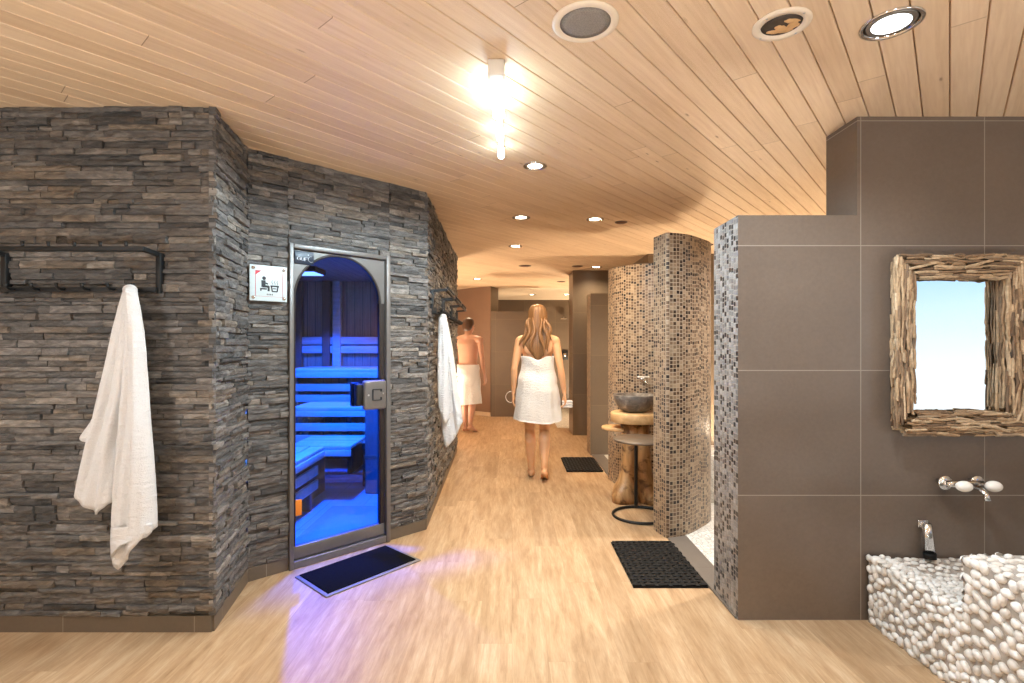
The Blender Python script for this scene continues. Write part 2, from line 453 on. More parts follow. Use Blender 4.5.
MOS = [(0.0, S(46, 34, 27)), (.16, S(102, 80, 61)), (.36, S(124, 101, 79)), (.60, S(144, 121, 96)), (.82, S(162, 140, 114)), (.93, S(74, 56, 43))]
MOSG = [(0.0, S(30, 30, 33)), (.24, S(104, 101, 100)), (.34, S(126, 122, 119)), (.60, S(144, 140, 136)), (.85, S(112, 106, 102)), (.94, S(66, 62, 62))]
M = dict(
    ceil=m_ceiling(), floor=m_floor(), stone=m_stone(),
    mortar=plain('dark_mortar', S(44, 41, 39), .9),
    tile=m_tile('taupe_wall_tiles', S(110, 98, 88), u0=1.072, rough=.26),
    tile2=m_tile('taupe_tiles_far', S(112, 98, 82), u0=.3, w=.6, grout=(140, 122, 100)),
    tilefloor=m_tile('grey_threshold_tiles', S(112, 104, 96), w=.6, h=.6, rough=.35, grout=(120, 110, 100)),
    skirt=m_tile('taupe_skirting_tiles', S(104, 92, 78), w=.6, h=.5, v0=-.2, u0=.1, rough=.45, gw=.002),
    mos=m_mosaic('brown_glass_mosaic', .0265, MOS),
    mosg=m_mosaic('grey_glass_mosaic', .0265, MOSG, grout=(150, 142, 134)),
    plaster=plain('cream_plaster', S(222, 204, 176), .8, nscale=8, namt=.02),
    browall=plain('mauve_brown_plaster', S(140, 114, 96), .6, nscale=6, namt=.04),
    white=plain('white_plastic', S(226, 220, 208), .4, namt=.02),
    cream=plain('cream_plastic', S(228, 212, 188), .45, namt=.02),
    grille=plain('speaker_cloth', S(136, 128, 118), .8, nscale=300, namt=.25, bump=.3),
    chrome=plain('chrome', (.82, .82, .82), .12, 1.0, namt=.02),
    steel=plain('brushed_steel', (.55, .54, .52), .35, 1.0, namt=.05),
    black=plain('black_steel', S(13, 13, 13), .5, .0, namt=.1),
    rubber=plain('black_rubber', S(15, 14, 13), .6, nscale=60, namt=.2, bump=.2, Specular_IOR_Level=.25),
    carpet=plain('black_ribbed_carpet', S(12, 12, 11), .95, nscale=180, namt=.5, bump=.6, Specular_IOR_Level=.08),
    edge=plain('grey_vinyl_edge', S(112, 106, 100), .5, namt=.05),
    alu=plain('bronze_aluminium', S(116, 112, 108), .38, .35, namt=.04),
    alud=plain('dark_bronze_rubber', S(52, 44, 40), .5, .2, namt=.05),
    glass=m_glass('clear_glass', (.97, .97, .97)),
    doorglass=m_glass('sauna_door_glass', (.62, .70, .90)),
    towel=m_terry('white_terry', S(238, 237, 235)),
    skin=m_skin('skin', S(224, 172, 128)), skin2=m_skin('skin_tanned', S(196, 150, 126)),
    hair=m_hair('golden_brown_hair', S(84, 54, 30), S(170, 124, 78)),
    hair2=m_hair('dark_brown_hair', S(50, 34, 24), S(92, 64, 44)),
    slab=m_wood('pale_slab_wood', S(196, 150, 98), S(226, 186, 134), (18, 3, 18)),
    trunk=m_wood('peeled_trunk_wood', S(124, 82, 46), S(206, 164, 112), (14, 14, 2.5), .42, True),
    drift=None, rock=m_rock('grey_river_stone'),
    brownmetal=plain('taupe_powder_coat', S(110, 96, 82), .45, .2, namt=.05),
    sauna=m_vplank('sauna_wall_boards', S(150, 108, 74), S(184, 140, 100)),
    bench=m_wood('aspen_bench_wood', S(198, 172, 138), S(224, 200, 166), (3, 30, 30)),
    sdark=m_wood('dark_sauna_wood', S(92, 60, 42), S(120, 82, 58), (20, 20, 3)),
    sfloor=m_tile('pale_sauna_floor', S(176, 176, 176), w=.3, h=.3, grout=(140, 140, 140), rough=.4),
    smat=plain('grey_sauna_mat', S(150, 152, 156), .7),
    orange=plain('orange_sticker', S(226, 132, 40), .5, namt=.02),
    navy=plain('navy_plate', S(24, 36, 54), .35, namt=.05),
    letter=plain('pale_print', S(214, 218, 226), .5, namt=.02),
    acryl=plain('frosted_acrylic', S(206, 218, 218), .3, namt=.02),
    red=plain('red_print', S(196, 38, 52), .5, namt=.02),
    ink=plain('black_print', S(34, 36, 42), .5, namt=.02),
    peb=m_pebble(), pebbed=plain('pale_pebble_grout', S(168, 159, 149), .8, nscale=90, namt=.12),
    pebfloor=m_pebblefloor('white_pebble_floor', S(240, 236, 226)),
    porcelain=plain('white_porcelain', S(240, 236, 228), .15, namt=.01),
    mirror=plain('silvered_glass', (.93, .95, .96), 0.0, 1.0, namt=.0),
    wallw=plain('white_painted_wall', S(206, 198, 188), .7, nscale=8, namt=.03),
    hole=plain('dark_duct', S(70, 60, 50), .7, namt=.3, nscale=30),
    lampcool=emit('cool_lamp_lens', (.90, .97, 1.0), 14.0),
    lampwarm=emit('warm_lamp_lens', (1.0, .86, .66), 16.0),
    tube=emit('cool_tube', (.86, .94, 1.0), 18.0),
    rockstone=m_rock('sauna_stone'),
)
def m_drift():
    n = N('driftwood'); b = n.bsdf(Roughness=.75)
    r, r2, _ = n.sep(n.uv('rnd'))
    base = n.ramp(r, [(0, S(110, 88, 68)), (.3, S(158, 130, 100)), (.6, S(186, 158, 124)), (.85, S(206, 182, 150)), (1, S(128, 108, 88))])
    f = n.noise(n.obj(), 55, 5, .65, .5)
    n.link(n.mix(1.0, base, n.ramp(f, [(.3, .62), (.7, 1.1)]), 'MULTIPLY'), b.inputs['Base Color'])
    n.bump(f, .4, .005)
    return n.m
M['drift'] = m_drift()
# ------------------------------------------------------------------ floor, ceilings
def quad(name, x0, x1, y0, y1, z, mat, up=True, th=.06):
    m = MB()
    if up: m.box((x0, y0, z - th), (x1, y1, z))
    else: m.box((x0, y0, z), (x1, y1, z + th))
    return m.build(name, mat)

structure(quad('floor', -3.4, 4.5, -3.1, 12.5, 0.0, M['floor'], True, .08), 'pale oak plank floor running down the spa corridor', 'floor')

def ceiling():
    """tongue-and-groove boards, running 40.5 degrees off the corridor axis"""
    a = math.radians(40.5); d = Vector((math.sin(a), math.cos(a))); p = Vector((math.cos(a), -math.sin(a)))
    W = .0975; bm = bmesh.new()
    uvl = bm.loops.layers.uv.new('UVMap'); rl = bm.loops.layers.uv.new('rnd')
    for i in range(-110, 60):
        c = i * W; r = R.random()
        prof = [(c, .016), (c + .0022, .010), (c + .0040, .0015), (c + .006, 0.0), (c + W - .003, 0.0), (c + W - .0006, .003), (c + W, .016)]
        L0, L1 = -6.0, 15.0
        for k in range(len(prof) - 1):
            (u0, z0), (u1, z1) = prof[k], prof[k + 1]
            q = [p * u0 + d * L0, p * u1 + d * L0, p * u1 + d * L1, p * u0 + d * L1]
            zz = [z0, z1, z1, z0]
            vs = [bm.verts.new((q[j].x, q[j].y, CEIL + zz[j])) for j in range(4)]
            f = bm.faces.new(vs)
            uu = [(u0, L0), (u1, L0), (u1, L1), (u0, L1)]
            for j, l in enumerate(f.loops):
                l[uvl].uv = uu[j]; l[rl].uv = (r, r)
    for co, no in (((-3.4, 0, 0), (-1, 0, 0)), ((4.5, 0, 0), (1, 0, 0)), ((0, -3.1, 0), (0, -1, 0)), ((0, 9.75, 0), (0, 1, 0))):
        bmesh.ops.bisect_plane(bm, geom=bm.verts[:] + bm.edges[:] + bm.faces[:], plane_co=co, plane_no=no, clear_outer=True)
    me = bpy.data.meshes.new('ceiling'); bm.to_mesh(me); bm.free()
    me.materials.append(M['ceil']); me.materials.append(M['sdark'])
    o = bpy.data.objects.new('ceiling', me); COL.objects.link(o)
    m = MB(); m.box((-3.4, -3.1, CEIL + .0165), (4.5, 9.75, CEIL + .1))
    m.build('ceiling_backing', M['sdark'], o)
    return o
structure(ceiling(), 'pale spruce tongue and groove ceiling boards laid diagonally', 'ceiling')
structure(quad('ceiling_far', -3.0, 4.5, 9.75, 12.5, CEIL, M['plaster'], False), 'smooth cream ceiling past the boards at the corridor end', 'ceiling')

# ------------------------------------------------------------------ split-stone walls
def stone_patch(mb, u0, u1, z0, z1, ends=True):
    z = z0
    while z < z1 - .006:
        h = R.choice([.018, .022, .026, .028, .031, .035])
        if z + h > z1 - .014: h = z1 - z
        u = u0 - R.random() * .15
        while u < u1:
            L = R.choice([.06, .09, .12, .15, .19, .24, .30])
            a, b = max(u, u0), min(u + L, u1)
            if u1 - b < .035: b = u1; L = 9
            u += L
            if b - a < .012: continue
            dep = R.choice([.002, .005, .008, .011, .015, .020]) + R.uniform(-.002, .002)
            g = .0009
            a2, b2, c2, d2 = a + g, b - g, z + g, z + h - g
            nx = max(2, int((b2 - a2) / .035) + 1); nz = 2
            rd = R.random()
            tx, tz = R.uniform(-.006, .006), R.uniform(-.005, .005)
            V = []; UV = []
            for j in range(nz + 1):
                for i in range(nx + 1):
                    s, t = i / nx, j / nz
                    inner = 0 < i < nx
                    y = -(dep + tx * (s - .5) + tz * (t - .5) + R.uniform(-.003, .0035) - (0.0025 if j in (0, nz) else 0))
                    x = a2 + (b2 - a2) * s + (R.uniform(-.3, .3) * .02 if inner else 0)
                    zz = c2 + (d2 - c2) * t
                    V.append((x, y, zz)); UV.append((x, zz))
            F = []
            w = nx + 1
            for j in range(nz):
                for i in range(nx):
                    F.append((j * w + i, j * w + i + 1, (j + 1) * w + i + 1, (j + 1) * w + i))
            rim = [i for i in range(w)] + [j * w + nx for j in range(1, nz + 1)] + [nz * w + i for i in range(nx - 1, -1, -1)] + [j * w for j in range(nz - 1, 0, -1)]
            n0 = len(V)
            for k in rim:
                V.append((V[k][0], .012, V[k][2])); UV.append(UV[k])
            for k in range(len(rim)):
                k2 = (k + 1) % len(rim)
                F.append((rim[k], n0 + k, n0 + k2, rim[k2]))
            mb.mesh(V, F, 1, False, UV, rd)
        z += h

def stone_wall(name, P0, P1, rects, label, ext=(0, 0), thick=.10):
    d = Vector((P1[0] - P0[0], P1[1] - P0[1])); L = d.length; ang = math.atan2(d.y, d.x)
    mb = MB()
    for (a, b, c, e) in rects(L):
        mb.box((a + (.03 if a == 0 else 0), .010, c if c > .08 else 0), (b - (.035 if b == L and ext[1] else 0), thick, e))
        stone_patch(mb, a - (.010 if a == 0 and ext[0] else 0), b + (.010 if b == L and ext[1] else 0), max(c, .076), e)
    o = mb.build(name, [M['mortar'], M['stone']], loc=(P0[0], P0[1], 0), rot=(0, 0, ang))
    return structure(o, label, 'wall')

PA, PB, PC, PD, PE = (-3.35, 2.345), (-1.372, 2.345), (-1.468, 2.835), (-.616, 3.645), (-.690, 6.36)
SEG3 = Vector((PD[0] - PC[0], PD[1] - PC[1])); L3 = SEG3.length; A3 = math.atan2(SEG3.y, SEG3.x)
DU0, DU1, DZ = .220, .880, 1.905       # door opening along the third wall, and its height
stone_wall('wall_left', PA, PB, lambda L: [(0, L, 0, CEIL)], 'grey split slate wall behind the hanging white towel', (0, 1))
stone_wall('wall_left_return', PB, PC, lambda L: [(0, L, 0, CEIL)], 'narrow slate return between towel wall and sauna wall', (1, 0))
stone_wall('wall_left_sauna', PC, PD, lambda L: [(0, DU0, 0, CEIL), (DU1, L, 0, CEIL), (DU0, DU1, DZ, CEIL)], 'grey split slate wall around the arched sauna door', (0, 1))
stone_wall('wall_left_corridor', PD, PE, lambda L: [(0, L, 0, CEIL)], 'split slate corridor wall with coat racks beyond the sauna door', (1, 0))

def skirting(name, P0, P1, a, b, label):
    d = Vector((P1[0] - P0[0], P1[1] - P0[1])); ang = math.atan2(d.y, d.x)
    m = MB(); m.box((a, -.008, 0), (b, .012, .074))
    o = m.build(name, M['skirt'], loc=(P0[0], P0[1], 0), rot=(0, 0, ang))
    structure(o, label, 'baseboard')
LC = math.hypot(PE[0] - PD[0], PE[1] - PD[1])
skirting('baseboard_left', PA, PB, 0, 1.978, 'taupe tile baseboard under the towel wall')
skirting('baseboard_left_return', PB, PC, 0, .499, 'taupe tile baseboard under the narrow slate return')
skirting('baseboard_left_sauna', PC, PD, 0, DU0, 'taupe tile baseboard beside the sauna door, sign side')
skirting('baseboard_left_sauna', PC, PD, DU1, L3, 'taupe tile baseboard beside the sauna door, handle side')
skirting('baseboard_left_corridor', PD, PE, 0, LC, 'taupe tile baseboard under the slate corridor wall')

# ------------------------------------------------------------------ tiled walls and mosaic partitions on the right
PX, PY = 1.077, 2.44
m = MB(); m.box((1.645, PY, 0), (4.45, PY + .24, CEIL))
structure(m.build('wall_front', M['tile']), 'tall taupe tiled wall carrying the driftwood mirror', 'wall')
m = MB(); m.box((PX, PY, 0), (1.645, PY + .29, 1.93), mis={'f': 0, 'l': 1, 't': 0, 'b': 1, 'r': 0})
structure(m.build('wall_partition', [M['tile'], M['mosg']]), 'low taupe tiled shower partition with grey mosaic edge', 'wall')

def catmull(pts, n=6):
    out = []
    P = [Vector(p) for p in pts]
    for i in range(len(P) - 1):
        p0 = P[max(i - 1, 0)]; p1 = P[i]; p2 = P[i + 1]; p3 = P[min(i + 2, len(P) - 1)]
        for k in range(n):
            t = k / n
            out.append(.5 * ((2 * p1) + (p2 - p0) * t + (2 * p0 - 5 * p1 + 4 * p2 - p3) * t * t + (3 * p1 - p0 - 3 * p2 + p3) * t ** 3))
    out.append(P[-1]); return out

outer = catmull([(1.062, 3.472), (1.20, 3.525), (1.335, 3.645), (1.482, 3.82), (1.55, 4.06), (1.57, 4.40)])
inner = catmull([(1.012, 3.655), (1.13, 3.70), (1.22, 3.79), (1.32, 3.93), (1.39, 4.12), (1.41, 4.42)])
poly = [Vector((1.045, 3.478))] + [v for v in outer] + list(reversed(inner)) + [Vector((1.006, 3.64))]
m = MB(); m.prism([(v.x, v.y) for v in poly], 0, 2.075)
structure(m.build('wall_curved_shower', M['mos']), 'curved brown mosaic shower screen standing beside the metal stool', 'wall')

front = catmull([(.945, 5.02), (.985, 4.84), (1.09, 4.70), (1.30, 4.59), (1.57, 4.53)])
back = catmull([(1.07, 5.06), (1.12, 4.93), (1.22, 4.83), (1.36, 4.76), (1.60, 4.72)])
poly = [Vector((.955, 5.08))] + front + list(reversed(back)) + [Vector((1.0, 5.10))]
m = MB(); m.prism([(v.x, v.y) for v in poly], 0, 2.05)
structure(m.build('wall_curved_basin', M['mos']), 'curved brown mosaic wall behind the stone wash basin', 'wall')

m = MB(); m.box((.935, 6.1, 0), (1.62, 6.39, 1.93), mis={'l': 1, 'b': 1})
structure(m.build('wall_partition_far', [M['tile2'], M['mos']]), 'far taupe shower partition with thin mosaic edge', 'wall')
m = MB(); m.box((1.62, 6.1, 0), (3.3, 7.05, CEIL))
structure(m.build('wall_far_right', M['tile2']), 'dark tiled block reaching the ceiling above the basin wall', 'wall')
m = MB(); m.box((.885, 7.45, 0), (3.3, 7.95, CEIL))
structure(m.build('wall_pillar', M['tile2']), 'tall taupe tiled pillar at the corridor end', 'wall')
# far end
m = MB(); m.prism([(-.395, 9.45), (-.262, 9.80), (-2.2, 11.4), (-2.2, 10.95)], 0, CEIL, mside=[1, 0, 0, 0])
structure(m.build('wall_far_left', [M['browall'], M['tile2']]), 'mauve brown angled wall behind the person in a waist towel', 'wall')
m = MB(); m.prism([(-.40, 9.425), (-.392, 9.435), (-2.2, 10.935), (-2.2, 10.92)], 0, .07)
structure(m.build('baseboard_far', M['cream']), 'pale baseboard under the mauve brown angled wall', 'baseboard')
m = MB(); m.box((-.385, 9.40, 0), (.71, 9.56, 1.93))
structure(m.build('wall_shower_end', M['tile2']), 'low taupe tiled shower partition ahead of the walking woman', 'wall')
m = MB(); m.box((-3.4, 12.3, 0), (4.5, 12.45, CEIL))
structure(m.build('wall_end', M['tile2']), 'dark tiled end wall under the cream ceiling', 'wall')
m = MB(); m.box((.60, 10.6, 0), (3.0, 10.75, 2.12))
structure(m.build('wall_shower_back', M['tile2']), 'lit beige shower wall holding the shower head', 'wall')

# outer shell (mostly out of view)
m = MB(); m.box((-2.25, 6.36, 0), (-.72, 6.46, CEIL)); structure(m.build('wall_corner', M['wallw']), 'plain wall behind the end of the slate corridor wall', 'wall')
m = MB(); m.box((-2.35, 6.36, 0), (-2.2, 11.6, CEIL)); structure(m.build('wall_side_passage', M['browall']), 'brown side wall of the far passage', 'wall')
m = MB(); m.box((3.2, 2.68, 0), (3.35, 12.4, CEIL)); structure(m.build('wall_right_showers', M['tile2']), 'tiled outer wall behind the showers', 'wall')
m = MB(); m.box((-3.45, -3.1, 0), (-3.32, 2.45, CEIL)); structure(m.build('wall_side_left', M['wallw']), 'plain pale wall at the side of the front room', 'wall')
m = MB(); m.box((-3.4, -3.15, 0), (4.5, -3.0, CEIL)); structure(m.build('wall_back', M['wallw']), 'plain pale wall at the back of the front room', 'wall')
WY0, WY1, WZ0, WZ1 = -1.75, .13, .30, 2.2
m = MB()
for (y0, y1, z0, z1) in ((-3.1, WY0, 0, CEIL), (WY1, 2.45, 0, CEIL), (WY0, WY1, 0, WZ0), (WY0, WY1, WZ1, CEIL)):
    m.box((4.4, y0, z0), (4.55, y1, z1))
structure(m.build('wall_right', M['wallw']), 'plain wall around the daylight window opposite the mirror', 'wall')
m = MB()
for (y0, y1, z0, z1) in ((WY0, WY0 + .05, WZ0, WZ1), (WY1 - .05, WY1, WZ0, WZ1), (WY0, WY1, WZ0, WZ0 + .05), (WY0, WY1, WZ1 - .05, WZ1)):
    m.box((4.42, y0, z0), (4.50, y1, z1))
w = m.build('window_1', M['white']); structure(w, 'white framed daylight window seen in the driftwood mirror', 'window')
m = MB(); m.box((4.455, WY0 + .05, WZ0 + .05), (4.463, WY1 - .05, WZ1 - .05)); m.build('pane', M['glass'], w)

# shower floors, thresholds
m = MB(); m.box((1.19, 2.735, 0), (3.2, 4.6, .006))
structure(m.build('floor_shower', M['pebfloor']), 'white pebble shower floor glimpsed past the grey threshold', 'floor')
m = MB(); m.prism([(1.07, 2.45), (1.19, 2.735), (1.19, 3.50), (1.055, 3.46)], 0, .010)
structure(m.build('trim_1', M['tilefloor']), 'grey tile threshold strip beside the large black mat', 'threshold')
m = MB(); m.prism([(.962, 5.10), (1.10, 5.10), (1.09, 6.10), (.950, 6.10)], 0, .010)
structure(m.build('trim_2', M['tilefloor']), 'grey tile threshold strip beside the small far mat', 'threshold')
m = MB(); m.box((1.10, 5.12, 0), (3.2, 6.10, .006))
structure(m.build('floor_shower_far', M['pebfloor']), 'white pebble floor of the far shower', 'floor')
m = MB(); m.box((.72, 8.1, 0), (2.2, 10.6, .006))
structure(m.build('floor_shower_end', M['pebfloor']), 'bright shower floor beside the pillar at the corridor end', 'floor')
# pebble-clad seat deep in the shower
m = MB(); m.bevbox((1.62, 4.22, 0), (3.2, 4.68, .40), .02)
structure(m.build('wall_shower_seat', M['pebfloor']), 'white pebble ledge at the back of the near shower', 'ledge')
# ------------------------------------------------------------------ sauna door
def at3(u, v=0.0):
    d = SEG3.normalized(); n = Vector((-d.y, d.x))
    p = Vector(PC) + d * u + n * v
    return (p.x, p.y, 0)

door = empty('door_1', at3(DU0), A3)
tag(door, 'bronze framed arched glass sauna door glowing blue', 'door', kind='structure')
DW = DU1 - DU0                              # .662
YF = -.030                                  # front of frame (proud of the stone)
m = MB()
m.bevbox((0, YF, 0), (.026, .06, DZ), .004)
m.bevbox((DW - .030, YF, 0), (DW, .06, DZ), .004)
m.bevbox((.026, YF, DZ - .028), (DW - .030, .06, DZ), .004)
m.bevbox((.026, YF + .004, 0), (DW - .030, .06, .045), .004)
m.build('door_frame', M['alu'], door)
# leaf: panel with an arched opening
x0, x1, zb, zt = .030, DW - .034, .052, DZ - .032
gx0, gx1 = x0 + .006, x1 - .030
cx = (gx0 + gx1) / 2; rad = (gx1 - gx0) / 2; zs = zt - .006 - rad
def arch(ra, n=40, xc=None):
    c = cx if xc is None else xc
    return [(c + ra * math.cos(PI - PI * k / n), zs + ra * math.sin(PI - PI * k / n)) for k in range(n + 1)]
ya, yb = -.006, .030
m = MB()
A = arch(rad)
for k in range(len(A) - 1):                 # spandrel fill above the arch
    (ax, az), (bx, bz) = A[k], A[k + 1]
    for y, fl in ((ya, False), (yb, True)):
        q = [(ax, y, az), (bx, y, bz), (bx, y, zt), (ax, y, zt)]
        m.face(q if not fl else q[::-1])
    m.face([(ax, yb, az), (bx, yb, bz), (bx, ya, bz), (ax, ya, az)])
m.box((x0, ya, zs), (gx0, yb, zt)); m.box((gx1, ya, zs), (x1, yb, zt))
m.build('arch_panel', M['alu'], door)
m = MB(); m.bevbox((x0, ya - .004, zb), (x1, yb, zb + .075), .004)
m.build('bottom_rail', M['alu'], door)
m = MB(); m.box((gx1, ya + .002, zb + .075), (x1, yb, zs)); m.box((x0, ya + .002, zb + .075), (gx0, yb, zs))
m.build('stile', M['alud'], door)
m = MB()
ring = [(gx0, zb + .075)] + A + [(gx1, zb + .075)]
m.tube([(p[0], ya + .004, p[1]) for p in ring], .0085, 8)
m.build('arch_seal', M['alud'], door)
m = MB()
pts = [(gx0, zb + .07), (gx1, zb + .07)] + list(reversed(A))
for y, fl in ((.010, 0), (.016, 1)):
    q = [(p[0], y, p[1]) for p in pts]
    m.face(q if not fl else q[::-1])
m.build('glass_pane', M['doorglass'], door)
# logo plate
m = MB(); m.bevbox((.034, ya - .010, zt - .082), (.148, ya - .002, zt - .006), .003)
lp = m.build('logo_plate', M['navy'], door)
m = MB()
def letter(m, strokes, x, z, s, y, w=.0042):
    for st in strokes:
        P = [(x + a * s, y, z + b * s) for a, b in st]
        for i in range(len(P) - 1): m.bar(P[i], P[i + 1], w, .0012)
yl = ya - .0108; zl = zt - .060
letter(m, [[(1, .9), (.75, 1), (.15, 1), (0, .8), (0, .2), (.15, 0), (.8, 0), (.95, .1), (.95, .5), (.6, .5)]], .050, zl, .018, yl)
letter(m, [[(0, 1), (0, .2), (.2, 0), (.7, 0), (.9, .2), (.9, 1)]], .072, zl - .001, .018, yl)
letter(m, [[(0, -.2), (0, 1), (.9, 1)], [(0, .5), (.7, .5)]], .093, zl, .018, yl)
cc = [(.130 + .017 * math.cos(t), yl, zl + .010 + .017 * math.sin(t)) for t in [PI * (.42 + 1.28 * k / 14) for k in range(15)]]
for i in range(14): m.bar(cc[i], cc[i + 1], .0036, .0012)
m.ball((.114, yl, zl + .034), (.004, .0008, .004), 2)
m.build('lettering', M['letter'], lp)
# handle and lock
zh = .985
m = MB(); m.bevbox((gx1 - .138, ya - .050, zh - .092), (gx1 + .020, ya - .004, zh + .098), .014, seg=3)
hd = m.build('door_handle', M['alu'], door); hd['label'] = 'square bronze handle box'
m = MB(); yq = ya - .0512
xa, xb, za, zc = gx1 - .082, gx1 - .022, zh - .030, zh + .040
for p, q in (((xb, za + .018), (xb, za)), ((xb, za), (xa, za)), ((xa, za), (xa, zc)), ((xa, zc), (xb, zc)), ((xb, zc), (xb, zc - .016))):
    m.bar((p[0], yq, p[1]), (q[0], yq, q[1]), .010, .004)
m.build('grip_recess', M['ink'], hd)
for xs, z_ in ((gx1 - .112, zh + .004), (gx1 - .008, zh + .010)):
    m = MB(); m.ball((xs, ya - .051, z_), (.006, .003, .006), 2); m.build('screw', M['steel'], hd)
m = MB(); m.bevbox((gx1 - .185, .020, zh - .070), (gx1 - .120, .060, zh + .085), .010)
m.bevbox((gx1 - .180, ya - .030, zh - .062), (gx1 - .137, .012, zh + .078), .008)
m.build('lock_case', M['black'], door)
m = MB(); m.lathe([(.0, 0), (.008, 0), (.008, .012), (0, .012)], (x1 - .012, ya - .016, zh + .02), 12, axis='y'); m.build('lock_pin', M['chrome'], door)
m = MB(); m.bevbox((gx0 + .002, .005, .300), (gx0 + .048, .0095, .395), .001); m.build('sticker', M['orange'], door)

# ------------------------------------------------------------------ pictogram sign
s = empty('sauna_sign', at3(.0, 0), A3); s.location.z = 1.558
tag(s, 'square frosted sign with seated bather symbol on the slate beside the sauna door', 'sign')
sx0, W_ = .004, .200
m = MB(); m.bevbox((sx0, -.034, 0), (sx0 + W_, -.028, W_), .002); m.build('panel', M['acryl'], s)
for i in (0, 1):
    for j in (0, 1):
        c = (sx0 + .018 + i * (W_ - .036), -.038, .018 + j * (W_ - .036))
        m = MB(); m.lathe([(0, 0), (.0085, 0), (.0095, .004), (.0095, .010), (.006, .010), (.006, .038)], c, 16, axis='y')
        o = m.build('standoff', M['chrome'], s)
m = MB(); b0, b1 = sx0 + .030, sx0 + W_ - .024; c0, c1 = .026, W_ - .032; y = -.0344
for p, q in (((b0, c0), (b1, c0)), ((b1, c0), (b1, c1)), ((b1, c1), (b0, c1)), ((b0, c1), (b0, c0))):
    m.bar((p[0], y, p[1]), (q[0], y, q[1]), .0022, .0010)
m.face([(b0, y - .0006, c1 - .024), (b0 + .030, y - .0006, c1), (b0, y - .0006, c1)])
m.build('red_border', M['red'], s)
m = MB(); fx, fz = sx0 + .062, .060
m.ball((fx + .013, y, fz + .068), (.0105, .001, .0105), 2)
for p, q, w in (((.010, .056), (.010, .018), .022), ((.004, .022), (.038, .022), .013), ((.037, .026), (.037, -.004), .011),
                ((.012, .044), (.034, .036), .008), ((-.008, .008), (.028, .008), .008), ((-.004, -.004), (-.004, .010), .007)):
    m.bar((fx + p[0], y, fz + p[1]), (fx + q[0], y, fz + q[1]), .0010, w) if abs(p[0] - q[0]) > abs(p[1] - q[1]) else m.bar((fx + p[0], y, fz + p[1]), (fx + q[0], y, fz + q[1]), w, .0010)
hx = fx + .050
for p, q, w in (((-.003, .026), (.043, .026), .008), ((.002, .026), (.007, -.004), .007), ((.038, .026), (.033, -.004), .007), ((.006, -.004), (.034, -.004), .007), ((.010, .012), (.030, .012), .005)):
    m.bar((hx + p[0], y, fz + p[1]), (hx + q[0], y, fz + q[1]), .0010, w) if abs(p[0] - q[0]) > abs(p[1] - q[1]) else m.bar((hx + p[0], y, fz + p[1]), (hx + q[0], y, fz + q[1]), w, .0010)
for k in range(3):
    P = [(hx + .006 + k * .014 + .0030 * math.sin(t * 1.6), y, fz + .034 + t * .0052) for t in range(6)]
    for i in range(5): m.bar(P[i], P[i + 1], .0050, .0010)
for k in range(4): m.bar((fx + .030 + k * .009, y, fz - .026), (fx + .030 + k * .009, y, fz - .018), .0045, .0010)
m.build('pictogram', M['ink'], s)

# ------------------------------------------------------------------ sauna cabin behind the glass
SX0, SX1, SY1, SZ = -2.95, -.83, 5.85, 2.04
def c3(u, v): q = at3(u, v); return (q[0], q[1])
plan = [(SX0, 2.47), (-1.56, 2.47), c3(.03, .125), c3(L3 - .06, .125), (SX1, SY1), (SX0, SY1)]
m = MB(); m.prism(plan, 0.002, .016); structure(m.build('floor_sauna', M['sfloor']), 'pale tiled sauna floor behind the glass door', 'floor')
m = MB(); m.prism(plan, SZ, SZ + .05); structure(m.build('ceiling_sauna', M['sauna']), 'boarded sauna ceiling behind the glass', 'ceiling')
m = MB(); m.box((SX0, SY1, 0), (SX1 + .1, SY1 + .08, SZ)); structure(m.build('wall_sauna_back', M['sauna']), 'vertical boarded back wall of the sauna', 'wall')
m = MB(); m.box((SX0 - .08, 2.46, 0), (SX0, SY1, SZ)); structure(m.build('wall_sauna_left', M['sauna']), 'vertical boarded side wall of the sauna', 'wall')
m = MB(); m.box((SX1, 3.85, 0), (SX1 + .08, SY1, SZ)); structure(m.build('wall_sauna_right', M['sauna']), 'boarded sauna wall backing the corridor', 'wall')
# corner posts
for i, (px_, py_, lb, mt) in enumerate(((-2.42, 5.80, 'dark upright post on the sauna back wall, window side', 'sdark'), (-1.98, 5.80, 'pale upright post in the sauna corner', 'bench'), (-2.10, 5.80, 'dark upright post beside the pale sauna post', 'sdark'))):
    m = MB(); m.bevbox((px_ - .045, py_ - .03, 1.0), (px_ + .045, py_ + .045, SZ), .005)
    structure(m.build('trim_%d' % (i + 3), M[mt]), lb, 'post')
